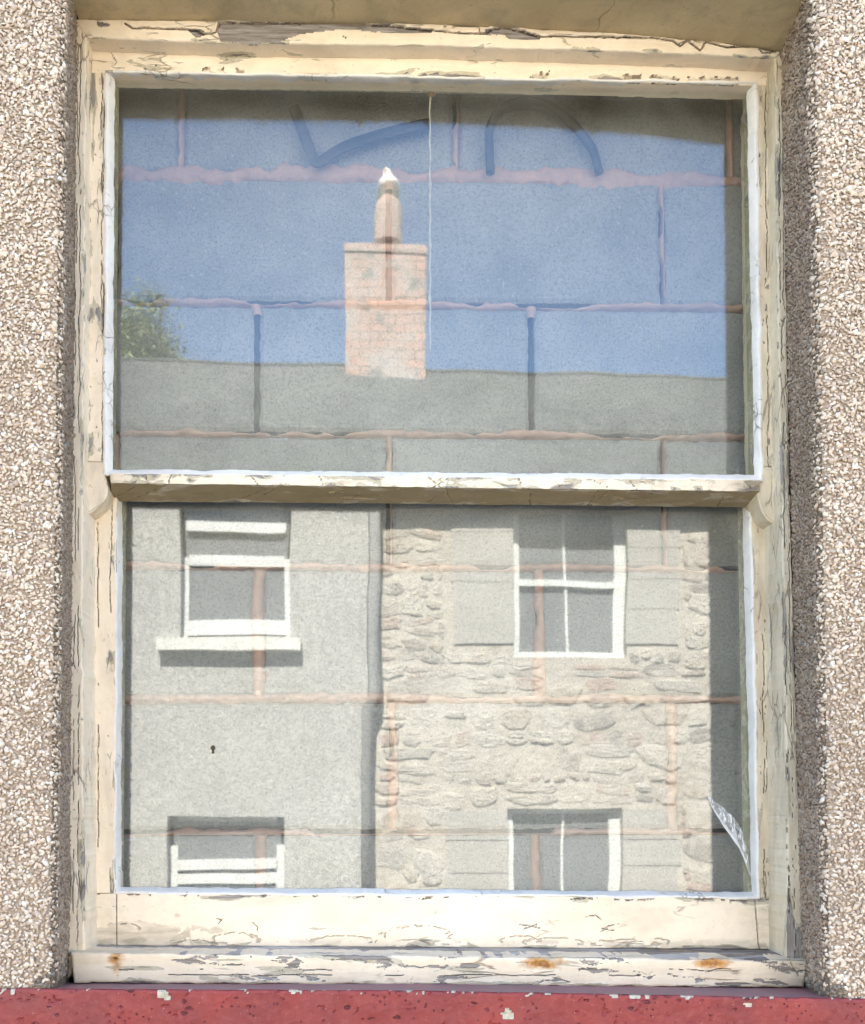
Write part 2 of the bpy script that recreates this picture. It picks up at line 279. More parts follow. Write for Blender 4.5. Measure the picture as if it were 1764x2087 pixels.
# a board of timber (or a band of render) with a finely divided front: A and B are its long edges as (px, py, Y)
def resample(A, t):
    A = np.array(A, float); d = np.r_[0, np.cumsum(np.linalg.norm(np.diff(A[:, :2], axis=0), axis=1))]; d /= d[-1]
    return np.stack([np.interp(t, d, A[:, k]) for k in range(3)], 1)
def surf(A, B, back, du=.003, amp=.0005, nsc=60, fn=None, bev=.002, wob=.0012, seed=0, dv=None, aniso=(1, 1), backv=None, ao=0):
    Ah = np.array([at(*p) for p in A]); Bh = np.array([at(*p) for p in B])
    L = max(np.linalg.norm(np.diff(Ah, axis=0), axis=1).sum(), .01); W = np.linalg.norm(Ah - Bh[:len(Ah)], axis=1).mean() if len(Ah) == len(Bh) else np.linalg.norm(Ah[0] - Bh[0])
    def par(Lx, dx):
        n = max(2, int(Lx / dx)); t = np.linspace(0, 1, n + 1)
        ex = np.array([bev * .25, bev * .9]) / Lx if bev else np.array([])
        ex = ex[ex < .4]; return np.unique(np.r_[t[(t == 0) | (t == 1) | ((t > bev / Lx * 1.2) & (t < 1 - bev / Lx * 1.2))], ex, 1 - ex])
    u, v = par(L, du), par(W, dv or du)
    ra, rb = resample(A, u), resample(B, u)
    PA = np.array([at(*p) for p in ra]); PB = np.array([at(*p) for p in rb])
    P = PA[:, None] * (1 - v)[None, :, None] + PB[:, None] * v[None, :, None]
    X = ra[:, None] * (1 - v)[None, :, None] + rb[:, None] * v[None, :, None]
    eu = PA[-1] - PA[0]; eu /= np.linalg.norm(eu); ev = (PB - PA).mean(0); ev /= np.linalg.norm(ev); N = np.cross(eu, ev); N /= np.linalg.norm(N)
    mid = P.mean((0, 1))
    if N @ (CP - mid) < 0: N = -N
    U, V = np.meshgrid(u * L, v * W, indexing='ij')
    dU = np.minimum(U, L - U); dV = np.minimum(V, W - V); e = np.minimum(dU, dV)
    def bv(d): d = np.clip(d, 0, bev); return bev - np.sqrt(np.maximum(bev ** 2 - (bev - d) ** 2, 0))
    h = fbm(U * nsc * aniso[0], V * nsc * aniso[1], seed) * amp
    if bev: h = h - np.maximum(bv(dU), bv(dV))
    at_ = {'edge': dV.copy(), 'wood': 0 * U, 'crack': 0 * U, 'rust': 0 * U, 'dirt': 0 * U}
    if fn:
        r = fn(X[..., 0], X[..., 1], U, V)
        for k, a in r.items():
            if k == 'h': h = h + a
            else: at_[k] = a
    ws = np.exp(-V / .006) * fbm(U * 55, 0 * U + 3.3, seed + 5) - np.exp(-(W - V) / .006) * fbm(U * 55, 0 * U + 9.3, seed + 6)
    P = P + N * h[..., None] + ev * (ws * wob)[..., None]
    nu, nv = len(u), len(v); idx = np.arange(nu * nv).reshape(nu, nv); Vt = list(P.reshape(-1, 3))
    a, b, c, d = idx[:-1, :-1].ravel(), idx[1:, :-1].ravel(), idx[1:, 1:].ravel(), idx[:-1, 1:].ravel()
    fl = np.cross(P[1, 0] - P[0, 0], P[0, 1] - P[0, 0]) @ N
    Fc = list(zip(a, b, c, d) if fl > 0 else zip(d, c, b, a))
    if back:
        ring = list(idx[:, 0]) + list(idx[-1, 1:]) + list(idx[-2::-1, -1]) + list(idx[0, -2:0:-1]); n0 = len(Vt)
        bk = np.array(backv if backv is not None else (0, back, 0), float)
        if backv is not None: bk = bk * back
        m = len(ring); ln_ = np.linalg.norm(bk); Vt += [Vt[i] + bk * (.0012 / ln_) for i in ring]
        for i in range(m):
            j = (i + 1) % m; q = (ring[i], n0 + i, n0 + j, ring[j]); Fc.append(q if fl > 0 else q[::-1])
        ring0 = ring; ring = [n0 + i for i in range(m)]; n0 = len(Vt); Vt += [Vt[i] + bk * (1 - .0012 / ln_) for i in ring]
        for i in range(m):
            j = (i + 1) % m; q = (ring[i], n0 + i, n0 + j, ring[j]); Fc.append(q if fl > 0 else q[::-1])
        Fc.append(tuple(n0 + i for i in range(m))[::(-1 if fl > 0 else 1)])
        for k in at_: c0 = at_[k].ravel(); z0 = {'edge': .03 + 0 * c0[ring0], 'dirt': 0 * c0[ring0] + .5 * c0.mean()}.get(k, 0 * c0[ring0]); at_[k] = np.r_[c0, z0, z0]
    else:
        for k in at_: at_[k] = at_[k].ravel()
    return Vt, Fc, at_
def board(name, mat, A, B, back, parent=None, **k):
    V, Fc, a = surf(A, B, back, **k); return mesh(name, V, Fc, mat, parent, attrs=a)
def joinsurf(name, mats, parts, parent=None):       # several surfs into one mesh, one material slot each
    V = []; Fc = []; mi = []; at_ = {}
    for i, (v, f, a) in enumerate(parts):
        n = len(V); V += list(v); Fc += [tuple(q + n for q in g) for g in f]; mi += [i] * len(f)
        for k in a: at_[k] = np.r_[at_.get(k, np.zeros(0)), a[k]]
    return mesh(name, V, Fc, mats, parent, mi=mi, attrs=at_)
def pline(px, py, pts):                              # distance in px to a polyline
    d = np.full(np.shape(px), 1e9)
    for (x0, y0), (x1, y1) in zip(pts[:-1], pts[1:]):
        L2 = (x1 - x0) ** 2 + (y1 - y0) ** 2; t = np.clip(((px - x0) * (x1 - x0) + (py - y0) * (y1 - y0)) / L2, 0, 1)
        d = np.minimum(d, np.hypot(px - x0 - t * (x1 - x0), py - y0 - t * (y1 - y0)))
    return d
def inpoly(px, py, poly):
    c = np.zeros(np.shape(px), bool); n = len(poly)
    for i in range(n):
        (x0, y0), (x1, y1) = poly[i], poly[(i + 1) % n]
        if y0 == y1: continue
        c ^= ((py < y0) != (py < y1)) & (px < (x1 - x0) * (py - y0) / (y1 - y0) + x0)
    return c
# ------------------------------------------------------------------ the pebbledashed wall round the window
TOPJ = [(150, 38), (450, 40), (882, 47), (1230, 64), (1450, 84), (1598, 104)]      # soffit meets frame head
FY = .1225
wall = tag(empty('pebbledash_wall', (0, 0, 0)), 'beige pebbledashed house wall around the old sash window, with red painted sill', 'wall')
def side_profile(side):
    """(s, fn) : wall face -> rounded corner -> reveal, as a list of (x, y) for bottom and top heights"""
    z0, z1 = .93, 2.95
    if side < 0: c0, c1, i0, i1 = at(82, 2000, 0), at(104, 0, 0), at(136, 1965, FY), at(151, 38, FY)
    else: c0, c1, i0, i1 = at(1712, 2000, 0), at(1682, 0, 0), at(1641, 1965, FY), at(1596, 104, FY)
    def ln(a, b, z): t = (z - a[2]) / (b[2] - a[2]); return a[0] + (b[0] - a[0]) * t
    return (lambda z: ln(c0, c1, z)), (lambda z: ln(i0, i1, z)), z0, z1
SOFZ = [(at(x, y, FY)[0], at(x, y, FY)[2]) for x, y in TOPJ]
def sofz(x): return np.interp(x, [p[0] for p in SOFZ], [p[1] for p in SOFZ])
ZB = float(at(100, 2006, 0)[2])                      # bottom of the dash on the wall face
def prof_pt(side, s_, z):
    """s_ metres along profile, 0 at start of corner arc; negative on wall face. returns x,y,nx,ny"""
    cf, inf, _, _ = side_profile(side); cx, ix = cf(z), inf(z); r = .016
    sg = 1 if side < 0 else -1                       # reveal faces +x on the left side
    if s_ <= 0: return cx + sg * s_, 0., 0., -1.
    arc = r * math.pi / 2
    if s_ < arc:
        a = s_ / r; return cx + sg * r * math.sin(a), r - r * math.cos(a), sg * math.sin(a), -math.cos(a)
    t = s_ - arc; L = FY + .012 - r; x0 = cx + sg * r; f = t / L
    return x0 + (ix - x0) * f, r + t, sg * .97, -.2
T1 = (1 + 5 ** .5) / 2
ICO = np.array([(-1, T1, 0), (1, T1, 0), (-1, -T1, 0), (1, -T1, 0), (0, -1, T1), (0, 1, T1), (0, -1, -T1), (0, 1, -T1), (T1, 0, -1), (T1, 0, 1), (-T1, 0, -1), (-T1, 0, 1)]) / 1.9
ICF = np.array([(0, 11, 5), (0, 5, 1), (0, 1, 7), (0, 7, 10), (0, 10, 11), (1, 5, 9), (5, 11, 4), (11, 10, 2), (10, 7, 6), (7, 1, 8), (3, 9, 4), (3, 4, 2), (3, 2, 6), (3, 6, 8), (3, 8, 9), (4, 9, 5), (2, 4, 11), (6, 2, 10), (8, 6, 7), (9, 8, 1)])
def rand_rots(n, nrm):
    """rotation frames whose third axis leans along nrm (n,3)"""
    z = nrm + rng.normal(0, .42, (n, 3)); z /= np.linalg.norm(z, axis=1)[:, None]
    a = rng.normal(0, 1, (n, 3)); x = np.cross(z, a); x /= np.linalg.norm(x, axis=1)[:, None]; y = np.cross(z, x)
    return np.stack([x, y, z], 2)
def chips(P, Nn, size):
    n = len(P); Rm = rand_rots(n, Nn); sc = size[:, None] * np.stack([rng.uniform(.8, 1.5, n), rng.uniform(.6, 1.0, n), rng.uniform(.30, .55, n)], 1)
    loc = ICO[None] * (1 + rng.uniform(-.36, .28, (n, 12, 1))) * sc[:, None, :]
    W = np.einsum('nij,nkj->nki', Rm, loc) + (P + Nn * (size * .12)[:, None])[:, None]
    return W.reshape(-1, 3), (ICF[None] + (np.arange(n) * 12)[:, None, None]).reshape(-1, 3)
def bigmesh(name, V, T, mats, parent, mi=None):
    me = bpy.data.meshes.new(name); me.vertices.add(len(V)); me.vertices.foreach_set('co', np.asarray(V, np.float32).ravel())
    nl = len(T) * 3; me.loops.add(nl); me.loops.foreach_set('vertex_index', np.asarray(T, np.int32).ravel())
    me.polygons.add(len(T)); me.polygons.foreach_set('loop_start', np.arange(0, nl, 3, dtype=np.int32))
    for m in mats: me.materials.append(M[m])
    if mi is not None: me.polygons.foreach_set('material_index', np.asarray(mi, np.int32))
    me.update(calc_edges=True); me.validate(); o = bpy.data.objects.new(name, me); COL.objects.link(o); o.parent = parent; o.matrix_parent_inverse = Matrix.Translation(-parent_world(parent)); return o
VV, TT, MI = [], [], []; nb = 0
def add_chips(P, Nn, size, mat):
    global nb
    v, t = chips(np.array(P), np.array(Nn), np.array(size)); VV.append(v); TT.append(t + nb); MI.append(np.full(len(t), mat)); nb += len(v)
for side in (-1, 1):
    pts, nr, sz, mt = [], [], [], []
    zlo = ZB if side < 0 else float(at(1712, 2030, 0)[2]); z = zlo - .002
    def put(ss, zz, sizes):
        x, y, nx, ny = prof_pt(side, ss, zz)
        if y > .004 and zz > sofz(x): return
        pts.append((x, y + .0012 * ny, zz)); nr.append((nx, ny, 0)); sz.append(rng.choice(sizes, p=(.3, .35, .25, .1)))
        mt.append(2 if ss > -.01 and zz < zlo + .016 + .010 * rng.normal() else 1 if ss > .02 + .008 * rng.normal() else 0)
    while z < 2.62:
        for s_ in np.arange(-.27, FY + .012, .0047): put(s_ + rng.uniform(-.0024, .0024), z + rng.uniform(-.0024, .0024), (.0023, .0029, .0036, .0047))
        z += .0045
    z = zlo
    while z < 2.62:
        for s_ in np.arange(-.62, -.27, .0075): put(s_ + rng.uniform(-.003, .003), z + rng.uniform(-.003, .003), (.0036, .0044, .0052, .0062))
        z += .0072
    pts, nr, sz, mt = map(np.array, (pts, nr, sz, mt))
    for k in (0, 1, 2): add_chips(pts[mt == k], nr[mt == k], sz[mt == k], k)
pts, nr, sz = [], [], []                             # above the opening
for z in np.arange(0, .32, .009):
    for x in np.arange(-.72, .80, .009):
        cl, _, _, _ = side_profile(-1); cr2, _, _, _ = side_profile(1); zz = sofz(x) + .006 + z
        if x < cl(zz) or x > cr2(zz) or zz > 2.62: continue
        pts.append((x + rng.uniform(-.004, .004), -.001, zz + rng.uniform(-.004, .004))); nr.append((0, -1, 0)); sz.append(rng.uniform(.0045, .0075))
add_chips(pts, nr, sz, 0)
bigmesh('stone_chips', np.concatenate(VV), np.concatenate(TT), ['chip', 'chipr', 'chipg'], wall, np.concatenate(MI))['kind'] = 'stuff'
# render coat behind the chips: face, corners, reveals
V, Fc, mi = [], [], []
for side in (-1, 1):
    S = np.r_[-8, -.62, np.linspace(-.6, 0, 12), np.linspace(.003, .025, 8), np.linspace(.03, FY + .03, 12)]
    Z = np.r_[0.0, .9, np.linspace(ZB - .02, 2.9, 60), 6.2]; n0 = len(V)
    for z in Z:
        for s_ in S:
            zc = min(max(z, .95), 2.7); x, y, nx, ny = prof_pt(side, s_, zc)
            if z > sofz(0) and s_ > 0 and False: pass
            V.append((x, y, z))
    m = len(S)
    for i in range(len(Z) - 1):
        for j in range(m - 1):
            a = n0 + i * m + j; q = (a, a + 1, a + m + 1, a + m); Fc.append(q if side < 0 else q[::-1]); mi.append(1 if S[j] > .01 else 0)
# over the opening and the outer box of the building
cl, _, _, _ = side_profile(-1); cr2, _, _, _ = side_profile(1)
xs = np.linspace(cl(2.5), cr2(2.5), 24); n0 = len(V)
for x in xs: V.append((x, 0, sofz(x))); V.append((x, 0, 6.2))
for i in range(23): a = n0 + 2 * i; Fc.append((a, a + 2, a + 3, a + 1)); mi.append(0)
n0 = len(V); V += [(-8.6, 0, 0), (8.7, 0, 0), (8.7, 7, 0), (-8.6, 7, 0), (-8.6, 0, 6.2), (8.7, 0, 6.2), (8.7, 7, 6.2), (-8.6, 7, 6.2)]
for q in ((1, 2, 6, 5), (2, 3, 7, 6), (3, 0, 4, 7), (4, 5, 6, 7)): Fc.append(tuple(n0 + k for k in q)); mi.append(0)
mesh('render_coat', V, Fc, ['dash', 'dashr'], wall, mi=mi)
# soffit of the opening
n = 60; xs = np.linspace(cl(2.5) - .0, cr2(2.5) + .0, n); V = []; ys = np.linspace(-.001, FY + .03, 8)
for x in xs:
    for y in ys: V.append((x, y, sofz(x) + (.0015 * fbm(x * 14, y * 14, 3) + .001) * (1 if 0 < y < FY else .3)))
Fc = [(i * 8 + j, i * 8 + j + 1, i * 8 + j + 9, i * 8 + j + 8) for i in range(n - 1) for j in range(7)]
mesh('soffit', V, Fc, 'soffit', wall, smooth=True)
# red masonry sill
RY, WY = -.010, .102
def red_fn(px, py, U, V):
    top = np.interp(px, [0, 882, 1764], [2014, 2021, 2037]); d = py - top
    n1 = fbm(px / 26, py / 26 + 3, 41); n2 = fbm(px / 9, py / 9, 43)
    m = (d < 14) & (n1 * .9 + n2 * .5 > .18 + d * .022)
    for x, y, r in ((1034, 2066, 13), (1040, 2072, 9), (1220, 2018, 12), (1528, 2048, 9), (331, 2026, 14), (340, 2036, 8)): m |= np.hypot((px - x), (py - y) * 1.4) < r * (1 + n2 * .9)
    return {'wood': m.astype(float), 'h': -.0012 * m - .0022 * (fbm(px / 22, py / 12, 51) > .42)}
redA = [(-700, 2011, RY), (0, 2016, RY), (882, 2021, RY), (1764, 2037, RY), (2600, 2050, RY)]
redB = [(-700, 2260, RY), (0, 2262, RY), (882, 2265, RY), (1764, 2270, RY), (2600, 2275, RY)]
redT = [(-700, 2003, .13), (0, 2003, .13), (882, 2003, .13), (1764, 2013, .13), (2600, 2021, .13)]
p1 = surf(redA, redB, .13, backv=(0, 1, -.22), du=.003, dv=.003, amp=.002, nsc=40, fn=red_fn, bev=.004, wob=.002, seed=31)
p2 = surf(redT, [(x, y - 1, Y + .0035) for x, y, Y in redA], 0, du=.006, amp=.001, nsc=30, bev=0, wob=0, seed=33)
joinsurf('sill', ['red', 'redtop'], [p1, p2], wall)
# ------------------------------------------------------------------ the sash window
win = tag(empty('sash_window', (0, FY, float(at(882, 2008, WY)[2]))), 'old wooden sash window with peeling cream paint set in the pebbledashed wall', 'window')
CR = [(255, 48), (270, 57), (330, 58), (400, 60), (416, 70), (440, 65), (447, 46), (560, 45), (640, 44), (720, 45), (800, 51), (882, 62), (950, 68), (990, 68), (1003, 58), (1030, 53), (1075, 66), (1102, 74), (1180, 74), (1257, 76), (1330, 77), (1372, 83), (1387, 94), (1402, 83), (1427, 103), (1440, 86), (1482, 96), (1545, 94), (1582, 106)]
WP = [[(447, 46), (560, 46), (640, 45), (722, 45), (800, 51), (884, 60), (884, 66), (830, 66), (780, 65), (720, 58), (650, 62), (610, 68), (580, 80), (520, 86), (450, 83), (444, 66)],
      [(990, 60), (1030, 54), (1080, 66), (1101, 74), (1100, 80), (1040, 79), (1027, 69), (992, 71)], [(380, 58), (414, 60), (418, 72), (398, 74)], [(196, 40), (224, 49), (222, 52), (200, 54)], [(1262, 75), (1290, 74), (1260, 79), (1210, 76)]]
BR = [[(905, 52), (938, 50), (976, 53), (980, 68)], [(1378, 92), (1402, 80), (1432, 86), (1437, 92)], [(1500, 96), (1495, 88)], [(1545, 94), (1553, 106), (1575, 108)], [(700, 72), (706, 76)]]
def head_fn(px, py, U, V):
    j = 2.5 * fbm(px / 9, py / 9, 5)
    ck = np.clip(1.4 - pline(px + j, py + j, CR) / 1.7, 0, 1)
    for b in BR: ck = np.maximum(ck, np.clip(1.2 - pline(px + j, py + j, b) / 1.1, 0, 1))
    wd = np.zeros(px.shape, bool)
    for p in WP: wd |= inpoly(px + j, py + j, p)
    lip = np.exp(-(np.abs(pline(px, py, CR) - 5) / 3) ** 2) * .0012
    top = 1 - sst(py - np.interp(px, [p[0] for p in TOPJ], [p[1] for p in TOPJ]), 0, 9)
    return {'crack': ck * (~wd) + wd * np.clip(1.3 - pline(px + j, py + j, CR) / 2.2, 0, 1), 'wood': wd.astype(float), 'h': lip - .0022 * wd - .003 * (ck > .5), 'dirt': .25 * top}
frame = empty('box_frame', (0, 0, 0), win); frame.parent = win
Ht = [(x, y, FY) for x, y in TOPJ]; Hb = [(176, 75, FY), (450, 85, FY), (882, 91, FY), (1230, 102, FY), (1450, 110, FY), (1580, 118, FY)]
board('head', 'creamH', Ht, Hb, .029, frame, du=.0016, amp=.0012, nsc=35, fn=head_fn, bev=.003, wob=.002, seed=1)
def jamb_fn(seed, dirt=0.0, cx=(0,), amt=1):
    def f(px, py, U, V):
        ck = 0 * px
        for i, (x0, x1) in enumerate(cx):
            xc = x0 + (x1 - x0) * (py - 40) / 1925 + 5 * fbm(py / 60, 0 * py + i * 7.7, seed) + 2.2 * fbm(py / 11, 0 * py + i * 3, seed + 2)
            on = (fbm(py / 120, 0 * py + i * 5.1, seed + 9) > -.12) & (py > 90)
            ck = np.maximum(ck, np.clip(1.2 - np.abs(px - xc) / .95, 0, 1) * on)
        wd = (fbm(px / 8, py / 45, seed + 11) > .47).astype(float) * amt
        fk = (fbm(px / 2.6, py / 15, seed + 21, 3) > (.50 if dirt < .2 else .40)) & (fbm(px / 30, py / 120, seed + 23) > .0)
        ck = np.maximum(ck, fk * .8)
        return {'crack': ck, 'wood': wd, 'dirt': dirt + 0 * px, 'h': -.0015 * (ck > .5) - .0008 * wd}
    return f
LJ = ([(151, 36, FY), (152, 600, FY), (145, 1000, FY), (137, 1500, FY), (134, 2000, FY)], [(176, 74, FY), (172, 600, FY), (168, 1000, FY), (170, 1500, FY), (172, 1945, FY)])
board('jamb', 'creamV', LJ[0], LJ[1], .125, frame, du=.002, dv=.0012, amp=.002, nsc=22, fn=jamb_fn(61, .05, ((163, 158), (158, 148))), bev=.003, wob=.004, seed=2)
RJ = ([(1579, 117, FY), (1586, 600, FY), (1593, 1000, FY), (1602, 1500, FY), (1608, 1958, FY)], [(1598, 104, FY), (1605, 600, FY), (1611, 1000, FY), (1626, 1500, FY), (1641, 1958, FY)])
board('jamb', 'creamVd', RJ[0], RJ[1], .125, frame, du=.002, dv=.0012, amp=.002, nsc=22, fn=jamb_fn(71, .30, ((1586, 1612), (1592, 1622))), bev=.003, wob=.003, seed=3)
# timber sill
def sill_fn(px, py, U, V):
    n0 = fbm(px / 22, py / 8, 85, 5); n1 = fbm(px / 60 + n0 * .6, py / 11 + n0, 81, 6)
    wd = ((n1 > .33) & (px > 350)) | ((n1 + n0 * .4 > .27) & (np.abs(px - 480) < 120) & (py < 1968))
    for x, y, a, b in ((965, 1969, 20, 5), (600, 1965, 9, 4), (1490, 2006, 28, 3)): wd |= np.hypot((px - x) / a, (py - y) / b) < 1 + n0
    ru = 0 * px
    for x, y, a, b in ((237, 1954, 15, 11), (1105, 1963, 38, 10), (1447, 1965, 36, 9)): ru = np.maximum(ru, .85 * np.clip(1.5 - np.hypot((px - x) / a, (py - y) / b) + .9 * n0, 0, 1))
    ru = np.maximum(ru, .65 * np.clip(1.1 - np.abs(px - 238) / 12, 0, 1) * sst(py, 1950, 1956) * (1 - sst(py, 1965, 1998)))
    ru = np.maximum(ru, (np.hypot(px - 236, (py - 1953) * 1.3) < 5) * 1.0)
    cks = np.clip(1.2 - np.abs(py - (1988 + 4 * fbm(px / 50, 0 * px, 87))) / 1.0, 0, 1) * (fbm(px / 80, 0 * px, 88) > .05)
    cks = np.maximum(cks, np.clip(1.2 - np.abs(py - (1977 + 5 * fbm(px / 40, 0 * px, 89))) / .9, 0, 1) * (fbm(px / 60, 0 * px, 90) > .18))
    end = np.clip(1 - pline(px, py, [(1612, 1962), (1628, 1990)]) / 2, 0, 1)
    return {'wood': wd.astype(float), 'rust': ru, 'crack': np.maximum(cks, end), 'dirt': .15 + .5 * sst(px, 1540, 1640), 'h': -.0009 * wd - .0012 * (cks > .5)}
SA = [(143, 1943, WY), (882, 1950, WY), (1650, 1958, WY)]; SB = [(150, 2004, WY), (882, 2009, WY), (1640, 2014, WY)]
p1 = surf(SA, SB, .05, du=.0014, dv=.001, amp=.0022, nsc=16, fn=sill_fn, bev=.004, wob=.003, seed=5, aniso=(.4, 2))
def silltop_fn(px, py, U, V):
    n1 = fbm(px / 90, py / 5, 91, 5)
    return {'wood': ((n1 > .05) & (py > 1934)).astype(float), 'dirt': .9 - .7 * sst(py - (1926 + (px - 882) * .008), 6, 20) * (px < 1450),
            'crack': np.clip(1.3 - pline(px, py, [(930, 1937), (965, 1941), (1000, 1942)]) / 2, 0, 1) + np.clip(1.3 - pline(px, py, [(1350, 1936), (1400, 1940), (1470, 1946), (1540, 1948)]) / 1.6, 0, 1)}
p2 = surf([(140, 1921, .215), (882, 1925, .215), (1645, 1930, .215)], [(x, y + .5, Y + .003) for x, y, Y in SA], 0, du=.003, dv=.003, amp=.001, nsc=20, fn=silltop_fn, bev=0, wob=0, seed=6)
M['silltop'] = paint('weathered_sill_top', (.58, .56, .54), (.42, .39, .37), (.2, 1, 1), .9, .5, .7, (.12, .10, .09))
joinsurf('timber_sill', ['creamS', 'silltop'], [p1, p2], frame)
# ---- upper sash
UY, LY = .150, .186
def quiet(seed, dirt=0., flk=.5, sx=9, sy=9):
    def f(px, py, U, V): wd = (fbm(px / sx, py / sy, seed) > flk).astype(float); return {'wood': wd, 'dirt': dirt + 0 * px, 'h': -.0006 * wd}
    return f
up = empty('upper_sash', (0, 0, 0), win)
def rail_fn(px, py, U, V):
    ck = 0 * px; n2 = fbm(px / 6, py / 6, 95)
    for x, w_ in ((307, 22), (420, 12), (448, 12), (490, 14), (1100, 26), (1290, 30), (1352, 46), (1420, 30), (1445, 26), (1485, 36)):
        b = np.interp(px, [215, 882, 1545], [142, 152, 166]); d = b - py
        ck = np.maximum(ck, (np.abs(px - x) < w_ * (.6 + n2 * .4)) * (d < 7 + 9 * n2) * 1.0)
    lines = np.clip(1.2 - pline(px + 3 * n2, py + 3 * n2, [(225, 100), (232, 118), (240, 128), (228, 134)]) / 1.2, 0, 1)
    return {'wood': 0 * px, 'dirt': ck, 'crack': np.maximum(lines, (ck > 0) * (n2 > .18) * 1.0), 'h': -.0012 * ck}
board('top_rail', 'creamH', [(186, 92, UY), (882, 100, UY), (1576, 122, UY)], [(186, 147, UY), (882, 156, UY), (1576, 174, UY)], .028, up, du=.002, amp=.0008, nsc=30, fn=rail_fn, bev=.002, wob=.001, seed=7)
board('stile', 'creamV', [(178, 146.5, UY + .0006), (178, 600, UY + .0006), (176, 940, UY + .0006)], [(216, 146.5, UY + .0006), (214, 600, UY + .0006), (212, 941, UY + .0006)], .028, up, du=.002, dv=.0012, amp=.0014, nsc=26, fn=jamb_fn(101, .10, ((207, 212), (213, 205)), .8), bev=.0015, wob=.001, seed=8)
board('stile', 'creamVd', [(1545, 173.5, UY + .0006), (1550, 600, UY + .0006), (1556, 951, UY + .0006)], [(1584, 173.5, UY + .0006), (1590, 600, UY + .0006), (1596, 951, UY + .0006)], .028, up, du=.002, dv=.0012, amp=.0014, nsc=26, fn=jamb_fn(111, .38, ((1560, 1575), (1570, 1590))), bev=.0015, wob=.001, seed=9)
def horn(name, poly, Y, depth, mat, seed):
    bm = bmesh.new(); vs_ = [bm.verts.new(at(x, y, Y)) for x, y in poly]; f = bm.faces.new(vs_)
    if f.normal.y > 0: f.normal_flip()
    bm.normal_update()
    if f.normal.y > 0: bmesh.ops.reverse_faces(bm, faces=[f])
    r = bmesh.ops.extrude_face_region(bm, geom=[f]); bmesh.ops.translate(bm, vec=(0, -0.0, 0), verts=[g for g in r['geom'] if isinstance(g, bmesh.types.BMVert)])
    top = [g for g in r['geom'] if isinstance(g, bmesh.types.BMVert)]
    for v in bm.verts:
        if v not in top: v.co.y += depth
    bmesh.ops.bevel(bm, geom=[e for e in bm.edges if all(v in top for v in e.verts)], offset=.0025, segments=3, affect='EDGES')
    bmesh.ops.recalc_face_normals(bm, faces=bm.faces[:])
    bmesh.ops.triangulate(bm, faces=[f for f in bm.faces if len(f.verts) > 4])
    me = bpy.data.meshes.new(name); bm.to_mesh(me); bm.free(); me.materials.append(M[mat]); q = me.attributes.new('edge', 'FLOAT', 'POINT'); q.data.foreach_set('value', [.02] * len(me.vertices))
    q = me.attributes.new('dirt', 'FLOAT', 'POINT'); q.data.foreach_set('value', [.35] * len(me.vertices))
    o = bpy.data.objects.new(name, me); COL.objects.link(o); o.parent = up; o.matrix_parent_inverse = Matrix.Translation(-parent_world(up)); return o
def curve(pts, n=26): return [tuple(p) for p in smooth_path(pts, n)]
horn('horn', [(170, 941)] + curve([(210, 941), (212, 962), (217, 982), (219, 1000), (214, 1016), (204, 1028), (190, 1041), (174, 1048)]) + [(166, 1048)], UY - .001, .05, 'creamV', 1)
horn('horn', ([(1600, 951)] + curve([(1558, 951), (1553, 978), (1546, 1000), (1548, 1024), (1557, 1046), (1568, 1060), (1586, 1068)]) + [(1606, 1068)])[::-1], UY - .001, .05, 'creamVd', 2)
mr = UY - .004
def mr_fn(px, py, U, V):
    ck = 0 * px
    for x, s_ in ((300, 1), (345, -1), (520, 2), (655, 1), (882, 3), (905, -4), (1060, 1), (1213, 5), (1285, 2), (1520, 2)):
        ck = np.maximum(ck, np.clip(1.2 - np.abs(px + 3 * fbm(px / 8, py / 6, 7) - x - s_ * (py - 980) * .4) / 1.2, 0, 1))
    return {'crack': ck, 'dirt': .15 + .6 * sst(px, 1460, 1540) + .3 * (fbm(px / 25, py / 9, 12) > .25), 'h': -.0008 * (ck > .5)}
p1 = surf([(224, 965, mr), (882, 972, mr), (1550, 979, mr)], [(226, 984, mr), (882, 993, mr), (1548, 1001, mr)], .044, du=.0022, dv=.0016, amp=.0012, nsc=30, fn=mr_fn, bev=0, wob=.0012, seed=10)
def mru_fn(px, py, U, V):
    n2 = fbm(px / 30, py / 5, 13); ck = 0 * px
    for x, s_ in ((250, -3.5), (300, -4), (520, -4), (545, -3), (900, -2.5), (912, 1), (1080, 0), (1215, -1), (1235, -2), (1480, -1)):
        ck = np.maximum(ck, np.clip(1.2 - np.abs(px + 4 * fbm(px / 8, py / 6, 7) - x - s_ * (py - 1005) * .6) / 1.2, 0, 1))
    return {'crack': ck, 'dirt': .35 + .3 * (fbm(px / 60, py / 10, 17) > .1), 'wood': 0 * px, 'h': .001 * (n2 > .42) - .0008 * (ck > .5)}
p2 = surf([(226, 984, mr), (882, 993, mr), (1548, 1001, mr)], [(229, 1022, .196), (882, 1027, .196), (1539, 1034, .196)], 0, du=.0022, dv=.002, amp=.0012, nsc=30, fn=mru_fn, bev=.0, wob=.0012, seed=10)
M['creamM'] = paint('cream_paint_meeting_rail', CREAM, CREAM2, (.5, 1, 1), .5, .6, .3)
joinsurf('meeting_rail', ['creamM', 'creamU'], [p1, p2], up)
